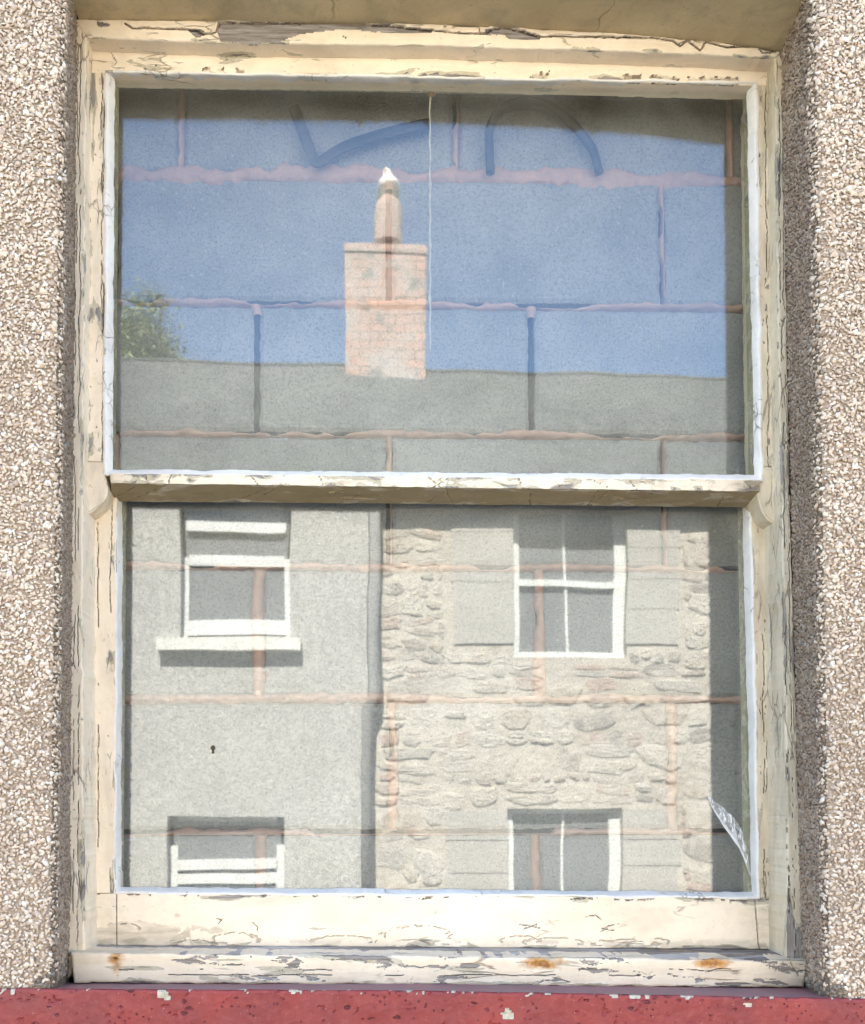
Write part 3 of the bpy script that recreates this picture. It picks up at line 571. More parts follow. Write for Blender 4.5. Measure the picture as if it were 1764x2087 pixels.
# ---- lower sash
lo = empty('lower_sash', (0, 0, 0), win)
board('stile', 'creamV', [(150, 985, LY), (150, 1821, LY)], [(238, 1000, LY), (235, 1821, LY)], .045, lo, du=.002, dv=.0012, amp=.0012, nsc=22, fn=jamb_fn(121, .04, ((228, 226), (200, 200)), .6), bev=.0015, wob=.001, seed=12)
board('stile', 'creamVd', [(1531, 1000, LY), (1548, 1830, LY)], [(1630, 1000, LY), (1650, 1830, LY)], .045, lo, du=.002, dv=.0012, amp=.0014, nsc=22, fn=jamb_fn(131, .45, ((1548, 1560), (1565, 1580), (1575, 1562))), bev=.0015, wob=.001, seed=13)
def brail_fn(px, py, U, V):
    n2 = fbm(px / 9, py / 7, 141); n1 = fbm(px / 45, py / 30, 143); top = 1819 + (px - 240) * .008
    ck = np.clip(1.2 - np.abs(px - 238 + n2 * 1.5) / 1.3, 0, 1) + np.clip(1.2 - np.abs(px - 1540 - (py - 1830) * .08 + n2 * 2) / 1.6, 0, 1)
    tf = (py - top < 5 + 7 * n1 + 5 * n2) & (n1 > -.12)
    ck = np.maximum(ck, tf * (n2 > .1))
    for cx_, cy_, rx, ry in ((480, 1918, 48, 16), (850, 1910, 70, 22), (700, 1918, 60, 10), (1060, 1918, 40, 10), (1130, 1922, 60, 10), (1345, 1922, 20, 8), (262, 1893, 20, 10), (395, 1925, 40, 8), (1275, 1925, 60, 9)):
        d = np.hypot((px - cx_) / rx, (py - cy_) / ry) + n2 * .35
        ck = np.maximum(ck, np.clip(1.3 - np.abs(d - 1) * min(rx, ry) / 1.5, 0, 1) * .6 * (py < cy_ + 4) * (fbm(px / 22, py / 22, 147) > -.25))
    for b in ([(440, 1872), (452, 1876), (446, 1884)], [(515, 1880), (525, 1890), (524, 1898)], [(1060, 1885), (1085, 1888), (1100, 1892)], [(1065, 1895), (1095, 1884)], [(1195, 1868), (1215, 1866), (1225, 1874)], [(1225, 1900), (1240, 1888), (1262, 1884)], [(1228, 1893), (1252, 1897)]):
        ck = np.maximum(ck, np.clip(1.1 - pline(px + 2 * n2, py + 2 * n2, b) / 1.2, 0, 1))
    dirt = .75 * (np.hypot((px - 300) / 130, (py - 1925) / 45) < 1 + n1) * 1.0 + .5 * sst(py, 1908, 1922) * (n1 > -.05) + .5 * sst(px, 1490, 1560)
    return {'crack': np.clip(ck, 0, 1) * .9, 'dirt': np.clip(dirt, 0, 1) * .75, 'wood': (tf & (n2 < .02)).astype(float) * .0, 'h': -.001 * (ck > .5)}
board('bottom_rail', 'creamH', [(150, 1821.5, LY), (1650, 1831, LY)], [(150, 1927, LY), (1650, 1936, LY)], .045, lo, du=.0014, amp=.0012, nsc=14, fn=brail_fn, bev=.0018, wob=.001, seed=14)
# ---- putty: four mitred strips per pane as one ring
def putty(parent, out, inn, Yo, Yi, seed, wobo=3.4, wobi=2.0):
    V, Fc = [], []; nside = 4; k = 6
    for s_ in range(4):
        (ox0, oy0), (ox1, oy1) = out[s_], out[(s_ + 1) % 4]; (ix0, iy0), (ix1, iy1) = inn[s_], inn[(s_ + 1) % 4]
        n = int(max(abs(ox1 - ox0), abs(oy1 - oy0)) / 4); t = np.linspace(0, 1, n + 1); n0 = len(V)
        env = np.minimum(1, np.minimum(t, 1 - t) * 40)
        wo = fbm(t * n / 14, 0 * t, seed + s_) * wobo * env * 1.6; wi = fbm(t * n / 9, 0 * t + 5, seed + s_ + 9) * wobi * env * 1.6
        dx, dy = (0, 1) if s_ % 2 == 0 else (1, 0)
        for i, tt in enumerate(t):
            o = np.array((ox0 + (ox1 - ox0) * tt + dx * wo[i], oy0 + (oy1 - oy0) * tt + dy * wo[i])); q = np.array((ix0 + (ix1 - ix0) * tt + dx * wi[i], iy0 + (iy1 - iy0) * tt + dy * wi[i]))
            for j in range(k):
                f = j / (k - 1); p = o * (1 - f) + q * f; Yy = Yo + (Yi - Yo) * f ** 1.25 - .0012 * math.sin(math.pi * min(f * 1.1, 1)) + (.0008 * fbm(tt * n / 6, f * 3, seed + 3) if 0 < j < k - 1 else 0)
                V.append(at(p[0], p[1], Yy + (.0045 if j == 0 else 0)))
        for i in range(n):
            for j in range(k - 1): a = n0 + i * k + j; Fc.append((a, a + k, a + k + 1, a + 1))
    e = np.full(len(V), .02); o = mesh('putty', V, Fc, 'putty', parent, smooth=True, attrs={'edge': e, 'dirt': np.full(len(V), .12)}); return o
UO = [(213, 142), (1546, 165), (1557, 982), (210, 970)]; UI = [(234, 160), (1523, 181), (1538, 968), (230, 957)]
LO = [(234, 1000), (1534, 1000), (1550, 1833), (230, 1823)]; LI = [(250, 1010), (1513, 1010), (1533, 1818), (247, 1808)]
putty(up, UO, UI, UY - .0035, GU - .0005, 201); putty(lo, LO, LI, LY - .0035, GL - .0005, 211)
def pane(name, poly, g, parent):
    P = [at(x, y, g) for x, y in poly]; V = P + [p + np.array((0, .004, 0)) for p in P]
    return mesh(name, V, [(0, 1, 2, 3), (7, 6, 5, 4), (0, 4, 5, 1), (1, 5, 6, 2), (2, 6, 7, 3), (3, 7, 4, 0)], 'glass', parent)
pane('glass_pane', [(222, 975), (1549, 982), (1536, 160), (224, 145)], GU, up); pane('glass_pane', [(238, 1822), (1544, 1832), (1525, 990), (240, 985)], GL, lo)
# glass edge lining of rebate seen behind putty: thin inner rebate strips of both sashes
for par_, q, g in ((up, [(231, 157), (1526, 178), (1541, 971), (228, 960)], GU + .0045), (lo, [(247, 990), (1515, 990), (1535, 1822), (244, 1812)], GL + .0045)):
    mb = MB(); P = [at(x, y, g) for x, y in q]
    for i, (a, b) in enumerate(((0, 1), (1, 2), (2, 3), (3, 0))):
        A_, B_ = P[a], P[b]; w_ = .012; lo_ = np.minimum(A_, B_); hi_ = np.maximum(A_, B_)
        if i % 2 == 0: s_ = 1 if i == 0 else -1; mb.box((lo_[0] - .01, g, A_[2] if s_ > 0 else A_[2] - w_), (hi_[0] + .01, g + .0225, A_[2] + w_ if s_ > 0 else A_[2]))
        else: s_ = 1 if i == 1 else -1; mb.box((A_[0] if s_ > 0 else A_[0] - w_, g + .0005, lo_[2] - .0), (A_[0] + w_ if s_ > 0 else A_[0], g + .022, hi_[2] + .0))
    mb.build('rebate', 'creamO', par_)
# ------------------------------------------------------------------ block wall behind the panes
BY = .258
bw = tag(empty('block_wall', (0, BY, .95)), 'grey concrete block wall with pink mortar bricked up close behind the window panes', 'wall')
JY = [92, 360, 619, 885, 1156, 1426, 1697, 1962]; JX = [[370, 930, 1490], [233, 793, 1351], [523, 1085, 1645], [234, 794, 1355], [-30, 530, 1100, 1665], [236, 800, 1370], [-30, 530, 1095, 1660]]
zj = [float(at(777, y, BY)[2]) for y in JY]; V, Fc = [], []
blk = MB(); bv_ = []
for r in range(7):
    zt, zb = zj[r], zj[r + 1]; xj = [-.78] + [float(at(x, (JY[r] + JY[r + 1]) / 2, BY)[0]) for x in JX[r] if True] + [.95]
    for a, b in zip(xj[:-1], xj[1:]):
        if b - a < .06: continue
        g = .0055; x0, x1, z0, z1 = a + g, b - g, zb + g, zt - g; nx = max(3, int((x1 - x0) / .006)); nz = max(3, int((z1 - z0) / .006)); off = rng.uniform(-.002, .002); sd_ = int(rng.integers(999))
        X, Z = np.meshgrid(np.linspace(x0, x1, nx + 1), np.linspace(z0, z1, nz + 1), indexing='ij'); e = np.minimum(np.minimum(X - x0, x1 - X), np.minimum(Z - z0, z1 - Z))
        Y = BY + off + .0012 * fbm(X * 60, Z * 60, sd_) + .005 * np.exp(-e / .003) * (1 + .8 * fbm(X * 90, Z * 90, sd_ + 3))
        wx = np.exp(-np.minimum(X - x0, x1 - X) / .004) * fbm(X * 10 + 9, Z * 70, sd_ + 5) * .003; wz = np.exp(-np.minimum(Z - z0, z1 - Z) / .004) * fbm(X * 70, Z * 10, sd_ + 6) * .003
        n0 = len(V); V += list(np.stack([X + wx, Y, Z + wz], -1).reshape(-1, 3)); idx = np.arange((nx + 1) * (nz + 1)).reshape(nx + 1, nz + 1) + n0
        Fc += list(zip(idx[:-1, :-1].ravel(), idx[1:, :-1].ravel(), idx[1:, 1:].ravel(), idx[:-1, 1:].ravel()))
        ring = list(idx[:, 0]) + list(idx[-1, 1:]) + list(idx[-2::-1, -1]) + list(idx[0, -2:0:-1]); n1 = len(V); V += [V[i] + np.array((0, .08, 0)) for i in ring]; m = len(ring)
        Fc += [(ring[(i + 1) % m], ring[i], n1 + i, n1 + (i + 1) % m)[::-1] for i in range(m)] + [tuple(n1 + i for i in range(m))]
mesh('blockwork', V, Fc, 'block', bw)
V, Fc = [], []
def mstrip(p0, p1, hw, seed, bias=0., gap=1.0, big_=1.0):
    """squeezed-out mortar: where it is thin it leaves a dark gap above itself, where it is thick it smears over the block edges"""
    p0, p1 = np.array(p0), np.array(p1); L = np.linalg.norm(p1 - p0); n = int(L / .003); k = 9; d = (p1 - p0) / L; nn = np.array((-d[1], d[0])); n0 = len(V)
    for i in range(n + 1):
        t = i / n; s_ = t * L; a = float(fbm(s_ * 7, 0, seed)); fine = float(fbm(s_ * 55, 0, seed + 1)); b = float(fbm(s_ * 16, 3, seed + 4)); full = a + .5 * b + bias
        thin = float(sst(-full, -.05, .18)) * gap
        up_ = hw * (1 + big_ * max(0, full * 1.9 + fine * .9)) * (1 - thin) + (-hw * .45) * thin
        dn = hw * (1 + big_ * max(0, float(fbm(s_ * 12, 4, seed + 2)) * 1.5 + bias * .7 + float(fbm(s_ * 60, 2, seed + 3)) * .8))
        for j in range(k):
            f = j / (k - 1); off = -dn + (up_ + dn) * f; q = p0 + d * s_ + nn * off; bulge = math.sin(math.pi * f) ** .4
            V.append((q[0], BY + .010 - (.0125 + .006 * max(0, full)) * bulge * (j not in (0, k - 1)) + .004 * thin + .0022 * float(fbm(s_ * 110, off * 220, seed)), q[1]))
    for i in range(n):
        for j in range(k - 1): a = n0 + i * k + j; Fc.append((a, a + k, a + k + 1, a + 1)[::-1])
for r in range(1, 7):
    hw = .0046; bias = {1: .45, 2: .02, 3: -.02, 4: .10, 5: .40, 6: .0}[r]
    if r == 1: hw = .0085
    mstrip((-.78, zj[r]), (.95, zj[r]), hw, 300 + r * 13, bias=bias, big_=1.7 if r == 1 else 1.)
for r in range(7):
    for x in JX[r]:
        X = float(at(x, (JY[r] + JY[r + 1]) / 2, BY)[0])
        if not -.76 < X < .93: continue
        if r in (1, 2) and x != 1351: mstrip((X, zj[r] - .022), (X, zj[r] - .003), .0065, 500 + r * 31 + int(x) % 29, bias=.3)
        else: mstrip((X, zj[r + 1] + .004), (X, zj[r] - .004), .0050 if r < 4 else .0062, 500 + r * 31 + int(x) % 29, bias=.0 if r < 4 else .45, gap=.9, big_=.8)
mesh('mortar', V, Fc, 'mortar', bw, smooth=True)
MB().box((-.78, BY + .0205, .93), (.95, BY + .078, 2.72)).build('joint_bed', 'joint_dark', bw)
# ------------------------------------------------------------------ things hanging in the gap
def hose(name, pts, Y, r, label, cat, mat='black_rubber', flat=1.0, group=None):
    P = [tuple(at(x, y, Y)) for x, y in smooth_path(pts, 60)]; o = MB().tube(P, r, 10, flat).build(name, mat, None, True); return tag(o, label, cat, group)
hose('rubber_hose', [(1000, 352), (998, 300), (1000, 258), (1022, 224), (1062, 208), (1105, 211), (1145, 232), (1180, 266), (1208, 305), (1222, 352)], .238, .0075, 'black hose arched against the blocks at the top right of the upper pane', 'hose')
hose('rubber_strap', [(598, 216), (612, 252), (628, 295), (644, 330), (664, 322), (700, 300), (752, 281), (815, 264), (880, 250)], .236, .0095, 'black strap sagging in a V against the blocks at the top of the upper pane', 'strap', flat=.3)
cord = tag(empty('hanging_cord', tuple(at(876, 180, .19))), 'thin pale cord hanging straight down behind the middle of the upper pane', 'cord')
MB().tube([tuple(at(877 + .8 * math.sin(i), 178 + i * 10, .190)) for i in range(55)], [.0015 + (.0012 if i in (20, 32, 43) else 0) for i in range(55)], 8).build('cord', 'pale_cord', cord, True)
MB().lathe(tuple(at(880, 186, .186)), [(.002, -.007), (.006, -.005), (.0065, 0), (.004, .005), (.002, .010)], 12).build('hook', 'brass', cord, True)
# torn tape on the lower pane
ta = [(1444, 1622), (1458, 1634), (1487, 1657), (1512, 1692), (1524, 1742), (1533, 1790)]; tb = [(1443, 1624), (1455, 1662), (1482, 1716), (1502, 1745), (1514, 1757), (1531, 1792)]
s = NM('torn_tape'); t_ = s.n('ShaderNodeBsdfTransparent'); d_ = s.n('ShaderNodeBsdfPrincipled'); d_.inputs['Base Color'].default_value = (.80, .80, .78, 1); d_.inputs['Roughness'].default_value = .4
mx = s.n('ShaderNodeMixShader'); a_ = s.mth('MAXIMUM', s.rng(s.noise(150, 5, s.vec((1, 1, .35), (0, R(-38), 0)), rough=.7), .48, .60, .12, .9), s.rng(s.att('edge'), .10, .35, .75, 0))
s.put(mx.inputs[0], a_); s.put(mx.inputs[1], t_.outputs[0]); s.put(mx.inputs[2], d_.outputs[0]); s.put(s.out.inputs[0], mx.outputs[0]); M['tape'] = s.m
n = 40; A_ = smooth_path([(*p, 0) for p in ta], n); B_ = smooth_path([(*p, 0) for p in tb], n); B_ = [b * .66 + a * .34 for a, b in zip(A_, B_)]; V, Fc, ed = [], [], []
for i in range(n):
    for j in range(7):
        f = j / 6; p = A_[i] * (1 - f) + B_[i] * f; V.append(at(p[0] + 1.5 * fbm(i * .9, j * 1., 7), p[1], GL - .0012 - .003 * f * math.sin(i / n * 3) + .0006 * fbm(i * .5, j * 1., 9))); ed.append(1 - f + .15 * fbm(i * .4, j, 3))
Fc = [(i * 7 + j, i * 7 + j + 1, i * 7 + j + 8, i * 7 + j + 7) for i in range(n - 1) for j in range(6)]
tp = mesh('tape_strip', V, Fc, 'tape', None, attrs={'edge': ed}); md = tp.modifiers.new('thick', 'SOLIDIFY'); md.thickness = .0004; tag(tp, 'torn whitish strip of tape peeling off the lower right corner of the lower pane', 'tape')
sn = MB().lathe(tuple(at(434, 1530, GL - .002)), [(.0005, -.005), (.0022, -.003), (.0012, 0), (.0034, .003), (.0034, .006), (.001, .0085)], 10).build('dead_insect', 'brown_spot', None, True); tag(sn, 'tiny brown dead insect stuck on the left half of the lower pane', 'insect')
# ------------------------------------------------------------------ across the street: mirrored in the panes
YS, YL = -7.5, -7.32                                  # stone front, pebbledashed front
def holes_wall(name, x0, x1, z0, z1, holes, y, back, mat, parent, rv=.14):
    """wall facing +Y with openings; holes = (xa,xb,za,zb)"""
    xs = sorted({x0, x1, *[h[0] for h in holes], *[h[1] for h in holes]}); zs = sorted({z0, z1, *[h[2] for h in holes], *[h[3] for h in holes]}); V, Fc = [], []
    def q(*p): n = len(V); V.extend(p); Fc.append((n, n + 1, n + 2, n + 3))
    for xa, xb in zip(xs[:-1], xs[1:]):
        for za, zb in zip(zs[:-1], zs[1:]):
            cx, cz = (xa + xb) / 2, (za + zb) / 2
            if any(h[0] < cx < h[1] and h[2] < cz < h[3] for h in holes): continue
            q((xb, y, za), (xa, y, za), (xa, y, zb), (xb, y, zb))
    for a, b, c, d in holes:
        q((a, y, c), (a, y - rv, c), (a, y - rv, d), (a, y, d)); q((b, y - rv, c), (b, y, c), (b, y, d), (b, y - rv, d))
        q((a, y, d), (a, y - rv, d), (b, y - rv, d), (b, y, d)); q((a, y - rv, c), (a, y, c), (b, y, c), (b, y - rv, c))
    q((x0, y, z0), (x0, back, z0), (x0, back, z1), (x0, y, z1)); q((x1, back, z0), (x1, y, z0), (x1, y, z1), (x1, back, z1)); q((x0, back, z0), (x1, back, z0), (x1, back, z1), (x0, back, z1)); q((x0, y, z1), (x0, back, z1), (x1, back, z1), (x1, y, z1))
    return mesh(name, V, Fc, mat, parent)
def hp(px0, px1, py0, py1, Y): a = rf(px0, py1, GL, Y); b = rf(px1, py0, GL, Y); return (a[0], b[0], a[1], b[1])
XB = rf(750, 1400, GL, YL)[0]
h1 = hp(366, 592, 1010, 1298, YL); h2 = hp(337, 577, 1665, 1950, YL); h3 = (h1[0] - 2.6, h1[1] - 2.6, h1[2], h1[3])
ZE = 4.42
lh = tag(empty('pebbledash_house', (XB - 3, YL, 0)), 'pale grey pebbledashed house across the street, mirrored in the left of the panes', 'house')
holes_wall('wall', -9.2, XB, 0, ZE, [h1, h2, h3], YL, YL - 6, 'far_dash', lh)
def px_m(d): return F / (d)
def far_window(par, h, y, rails, bars, jw, mat, jwr=None, sill=None, jt=None):
    jwr = jwr or jw; a, b, c, d = h; f = MB(); jt = jt or d; f.box((a, y, c), (a + jw, y - .06, jt)); f.box((b - jwr, y, c), (b, y - .06, jt)); f.box((a + jw, y - .001, d - .05), (b - jwr, y - .06, d))
    for (z0, z1, pr) in rails: f.box((a + jw + (-.005 if pr else 0), y - .004 + pr, z0), (b - jwr + (.005 if pr else 0), y - .055, z1))
    for (x0, x1, z0, z1) in bars: f.box((x0, y - .008, z0), (x1, y - .05, z1))
    fo = f.build('window', mat, par)
    gp = MB().box((a + jw * .5, y - .028, c + .02), (b - jwr * .5, y - .034, d - .02)).build('pane', 'far_glass', fo)
    if sill:
        so = MB().box((sill[0], YL + .12 if y > YS else YS + .1, sill[2]), (sill[1], y - .02, sill[3])).build('sill', 'far_sill', fo)
    return fo
def zz(py, Y): return rf(777, py, GL, Y)[1]
def xx(px, py, Y): return rf(px, py, GL, Y)[0]
yw = YL - .10
far_window(lh, h1, yw, [(zz(1087, yw), zz(1066, yw), .03), (zz(1156, yw), zz(1134, yw), .0), (h1[2] + .035, zz(1266, yw), .012)], [], .06, 'white_upvc', jt=zz(1140, yw), sill=(*[xx(p, 1310, YL) for p in (322, 614)], zz(1325, YL + .12), zz(1299, YL + .12)))
far_window(lh, h2, yw, [(zz(1771, yw), zz(1751, yw), .03), (zz(1801, yw), zz(1779, yw), .0), (h2[2], h2[2] + .1, 0.012)], [], .085, 'white_upvc', jt=zz(1722, yw), sill=(h2[0] - .15, h2[1] + .15, h2[2] - .13, h2[2]))
far_window(lh, h3, yw, [(h3[2], h3[2] + .1, 0.012)], [], .075, 'white_upvc', sill=(h3[0] - .15, h3[1] + .15, h3[2] - .13, h3[2]))
pt = [xx(763, 1200, YL + .04), xx(748, 1600, YL + .04)]; zj_ = zz(1432, YL)
dp = MB().tube([(pt[0], YL + .0, ZE), (pt[0], YL, zj_ + .06), (pt[1] + .01, YL, zj_ - .05), (pt[1], YL, .1)], .055, 14).build('downpipe', 'pipe_grey', lh, True)
st = tag(empty('stone_house', (3, YS, 0)), 'old rubble stone house with white sash windows, mirrored in the right of the panes', 'house')
g1 = hp(1048, 1277, 1030, 1340, YS); g2 = hp(1036, 1268, 1648, 1985, YS)
XE = 9.5
holes_wall('wall', XB + .002, XE, 0, ZE, [g1, g2], YS, YS - 6, 'rmortar', st)
yw2 = YS - .09
for g, (m0, m1), bx, bt in ((g1, (1194, 1182), 1151, 1036), (g2, (1900, 1888), 1141, 1650)):
    far_window(st, g, yw2, [(zz(m0, yw2), zz(m1, yw2), .02), (g[2], g[2] + .065, .012)], [(xx(bx, 1200, yw2), xx(bx + 5, 1200, yw2), g[2] + .06, g[3] - .05)], .07, 'white_wood', .115)
# rubble: irregular stones bedded in pale mortar
blocked = [(g[0] - .0, g[1] + .0, g[2], g[3]) for g in (g1, g2)] + [(hp(908, 1388, 1020, 1312, YS)), (hp(908, 1388, 1650, 1850, YS))]
V, Fc = [], []; z = .02; r2 = np.random.default_rng(5)
while z < ZE - .05:
    hrow = float(r2.choice((.09, .13, .17, .22, .28), p=(.15, .25, .25, .2, .15))); x = XB + .09 + r2.uniform(-.05, .02)
    while x < XE:
        wd = hrow * r2.uniform(.9, 2.3); xa, xb = x, x + wd; x = xb; zc = z + hrow / 2
        stack = [(z, hrow)] if hrow < .16 or r2.random() < .6 else [(z, hrow * .48), (z + hrow * .48, hrow * .52)]
        for za, hh_ in stack:
            zc = za + hh_ / 2; a_, b_ = xa, xb; skip = False
            for q in blocked:
                if q[2] - hh_ * .4 < zc < q[3] + hh_ * .4 and b_ > q[0] and a_ < q[1]:
                    if a_ < q[0] - .07: b_ = q[0] - .01
                    elif b_ > q[1] + .07: a_ = q[1] + .01
                    else: skip = True
            if skip or r2.random() < .06: continue
            n = 12; cx_ = (a_ + b_) / 2 + r2.normal() * .006; cz_ = zc + r2.normal() * .016 * (hh_ / .15) + .05 * float(fbm((a_ + b_) * .6, z * .5, 77)) * (1 if z > .3 else 0); rx, rz_ = (b_ - a_) / 2 - .008, hh_ / 2 - .006; dp_ = r2.uniform(.004, .020); tl = r2.normal() * .10
            ra = [(1 + r2.uniform(-.26, .16)) for _ in range(n)]; n0 = len(V)
            for k, (sc_, dy) in enumerate(((1.0, -.01), (.97, dp_ * .55), (.82, dp_), (.40, dp_ * r2.uniform(.9, 1.35)))):
                for j in range(n):
                    th = 2 * math.pi * (j + .5) / n; c_, s_ = math.cos(th), math.sin(th); e_ = .74
                    px_ = math.copysign(abs(c_) ** e_, c_) * rx * sc_ * ra[j]; pz_ = math.copysign(abs(s_) ** e_, s_) * rz_ * sc_ * ra[j]
                    V.append((cx_ + px_, YS + dy + r2.normal() * .003, cz_ + pz_ + px_ * tl))
            for k in range(3):
                for j in range(n): p_ = n0 + k * n + j; q_ = n0 + k * n + (j + 1) % n; Fc.append((p_, p_ + n, q_ + n, q_))
            Fc.append(tuple(n0 + 3 * n + j for j in range(n))[::-1])
    z += hrow
mesh('rubble_stones', V, Fc, 'rubble', st)['kind'] = 'stuff'
def stones(rects):
    for (a, b, c, d) in rects:
        x0, x1, z0, z1 = hp(a, b, c, d, YS + .02); MB().box((x0 + .004, YS + .02, z0 + .004), (x1 - .004, YS - .05, z1 - .004)).build('quoin', 'dressed', st)
stones([(920, 1047, 1020, 1085), (920, 1047, 1085, 1187), (924, 1047, 1187, 1310), (1278, 1388, 1030, 1116), (1278, 1385, 1116, 1180), (1278, 1388, 1180, 1240), (1278, 1384, 1240, 1312)])
stones([(908, 1035, 1652, 1712), (912, 1035, 1712, 1780), (908, 1035, 1780, 1850), (1269, 1382, 1650, 1712), (1269, 1388, 1712, 1766), (1269, 1382, 1766, 1840)])
# roofs: eaves at the fronts, ridge behind
YR = -10.4
rl, rr = rf(240, 735, GU, YR), rf(1490, 775, GU, YR); sl = (rr[1] - rl[1]) / (rr[0] - rl[0])
def rz(x): return rl[1] + sl * (x - rl[0])
def roof(x0, x1, ye, par):
    V = []; n = 14
    for x in np.linspace(x0, x1, n):
        V += [(x, ye + .05, ZE - .02), (x, YR, rz(x)), (x, YR - 3.2, ZE - .1), (x, YR, rz(x) - .12), (x, ye + .05, ZE - .09), (x, YR - 3.2, ZE - .2)]
    Fc = []
    for i in range(n - 1):
        a, b = 6 * i, 6 * (i + 1); Fc += [(a, a + 1, b + 1, b), (a + 1, a + 2, b + 2, b + 1), (a + 4, b + 4, b + 3, a + 3), (a + 3, b + 3, b + 5, a + 5), (a, b, b + 4, a + 4), (a + 2, a + 5, b + 5, b + 2)]
    for k, o in ((0, 1), (6 * (n - 1), -1)): Fc += [(k, k + 4, k + 3, k + 1)[::o], (k + 1, k + 3, k + 5, k + 2)[::o]]
    r = mesh('roof', V, Fc, 'slate', par)
    mb = MB().tube([(x0, YR, rz(x0) + .0), (x1, YR, rz(x1) + .0)], .035, 10); mb.build('ridge_tiles', 'slate', r, True)
    V = [(x0 + .001, ye - .001, ZE), (x0 + .001, YR, rz(x0) - .2), (x0 + .001, ye - 5.9, ZE), (x1 - .001, ye - .001, ZE), (x1 - .001, YR, rz(x1) - .2), (x1 - .001, ye - 5.9, ZE)]
    return r
rL = roof(-9.3, XB, YL, lh); rR = roof(XB + .001, XE, YL, st)
cA, cB = rf(705, 495, GU, YR + .3), rf(868, 780, GU, YR + .3)
ch = MB().box((cA[0], YR - .35, cB[1] - .6), (cB[0], YR + .3, cA[1] - .001)); stk = ch.build('chimney', 'brick', rR)
MB().box((cA[0] - .012, YR - .37, cA[1] - .12), (cB[0] + .012, YR + .32, cA[1] - .04)).build('chimney_band', 'brick', stk)
pc = rf(793, 495, GU, YR); pw = (rf(820, 450, GU, YR)[0] - rf(765, 450, GU, YR)[0]) / 2; ph = rf(793, 402, GU, YR)[1] - pc[1]
MB().lathe((pc[0], YR, pc[1]), [(pw, 0), (pw, ph * .33), (pw * .97, ph * .34), (pw * .97, ph * .68), (pw * .93, ph * .78), (pw * .80, ph * .87), (pw * .60, ph * .93), (pw * .50, ph * .95), (pw * .50, ph * .99), (pw * .34, ph * 1.0)], 24).build('chimney_pot', 'clay_pot', stk)
# gull on the pot
gb = Vector((pc[0], YR, pc[1] + ph)); gull = tag(empty('gull', tuple(gb)), 'white gull perched on the chimney pot mirrored in the upper pane', 'bird')
GS = 1.32
def loft(rings, seg=14):
    mb = MB()
    for (x, y, z, rx, ry) in rings:
        for j in range(seg): th = 2 * math.pi * j / seg; mb.V.append((gb.x + GS * (x + rx * math.cos(th)), gb.y + GS * (y + ry * math.sin(th)), gb.z + GS * z - .012))
    for i in range(len(rings) - 1):
        for j in range(seg): a = i * seg + j; b = i * seg + (j + 1) % seg; mb.F.append((a, b, b + seg, a + seg))
    mb.F += [tuple(range(seg))[::-1], tuple((len(rings) - 1) * seg + j for j in range(seg))]; return mb
loft([(0, -.10, .03, .01, .02), (0, -.06, .04, .05, .06), (0, -.02, .07, .078, .085), (0, .02, .11, .085, .09), (0, .035, .15, .072, .07), (-.006, .04, .185, .048, .048), (-.012, .042, .205, .036, .038), (-.016, .046, .225, .040, .045), (-.018, .048, .245, .036, .042), (-.018, .046, .262, .018, .022)]).build('body', 'gull_white', gull, True)
for sx_ in (-1, 1):
    mb = loft([(sx_ * .095, -.13, -.02, .006, .02), (sx_ * .092, -.09, .03, .018, .05), (sx_ * .086, -.02, .09, .022, .075), (sx_ * .074, .02, .14, .02, .055), (sx_ * .06, .03, .165, .01, .02)]); mb.build('wing', 'gull_grey', gull, True)
    MB().tube([(gb.x + sx_ * .025, gb.y, gb.z - .002), (gb.x + sx_ * .025, gb.y + .005, gb.z + .05)], .006, 6).build('leg', 'beak_yellow', gull)
MB().tube([(gb.x - .035, gb.y + .11, gb.z + .285), (gb.x - .055, gb.y + .16, gb.z + .277), (gb.x - .062, gb.y + .175, gb.z + .268)], [.014, .010, .004], 8).build('beak', 'beak_yellow', gull, True)
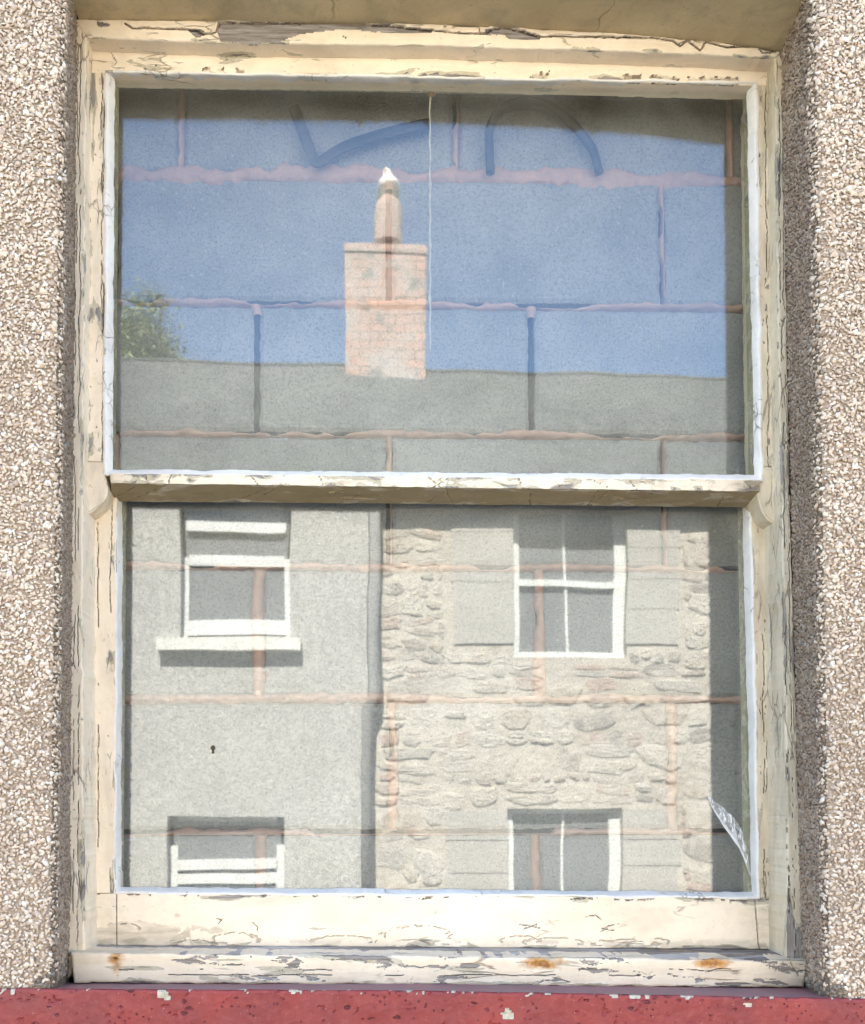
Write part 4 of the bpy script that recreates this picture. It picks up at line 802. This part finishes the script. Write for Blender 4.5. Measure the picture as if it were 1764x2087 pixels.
# tree beyond the roofs
tx, tz = rf(232, 795, GU, -14.5); tree = tag(empty('tree', (tx, -14.5, 0)), 'green leafy tree rising behind the roof ridge, mirrored at the left of the upper pane', 'tree')
mb = MB().tube([(tx, -14.5, -.1), (tx + .1, -14.5, 2), (tx, -14.45, 4.5), (tx + .1, -14.5, tz - .5)], [.28, .22, .17, .10], 10)
for k in range(9):
    a = k * .7; mb.tube([(tx, -14.5, 4 + k * .3), (tx + .7 * math.cos(a), -14.5 + .7 * math.sin(a), 5 + k * .32), (tx + 1.3 * math.cos(a), -14.5 + 1.3 * math.sin(a), 5.8 + k * .3)], [.07, .045, .015], 6)
mb.build('trunk', 'bark', tree, True)
nl = 26000; C = rng.normal(0, 1, (70, 3)); C /= np.linalg.norm(C, axis=1)[:, None]; C *= rng.uniform(.4, 1, (70, 1)) * np.array([1.75, 1.6, 1.35]); ci = rng.integers(0, 70, nl)
P = np.array((tx, -14.5, tz + .2)) + C[ci] + rng.normal(0, .19, (nl, 3)); Rm = rand_rots(nl, rng.normal(0, 1, (nl, 3))); q = np.array([(-1, 0, 0), (0, .5, .1), (1, 0, 0), (0, -.5, .1)]) * .040
W = np.einsum('nij,kj->nki', Rm, q) + P[:, None]; W = W.reshape(-1, 3); b4 = np.arange(nl) * 4
bigmesh('crown', W, np.concatenate([np.stack([b4, b4 + 1, b4 + 2], 1), np.stack([b4, b4 + 2, b4 + 3], 1)]), ['leaf'], tree)
# ------------------------------------------------------------------ street
def sheet(name, x0, x1, y0, y1, z0, z1, mat): return tag(MB().box((x0, y0, z0), (x1, y1, z1)).build(name, mat), kind='structure')
sheet('ground', -400, 400, -400, 400, -1.0, -.14, 'earth'); sheet('road', -60, 60, -5.6, -1.5, -.139, -.12, 'asphalt')
sheet('pavement', -60, 60, -1.35, .001, -.139, -.002, 'paving'); sheet('pavement', -60, 60, -7.6, -5.75, -.139, -.002, 'paving')
sheet('kerb', -60, 60, -1.5, -1.35, -.139, -.004, 'kerb_stone'); sheet('kerb', -60, 60, -5.75, -5.6, -.139, -.004, 'kerb_stone')
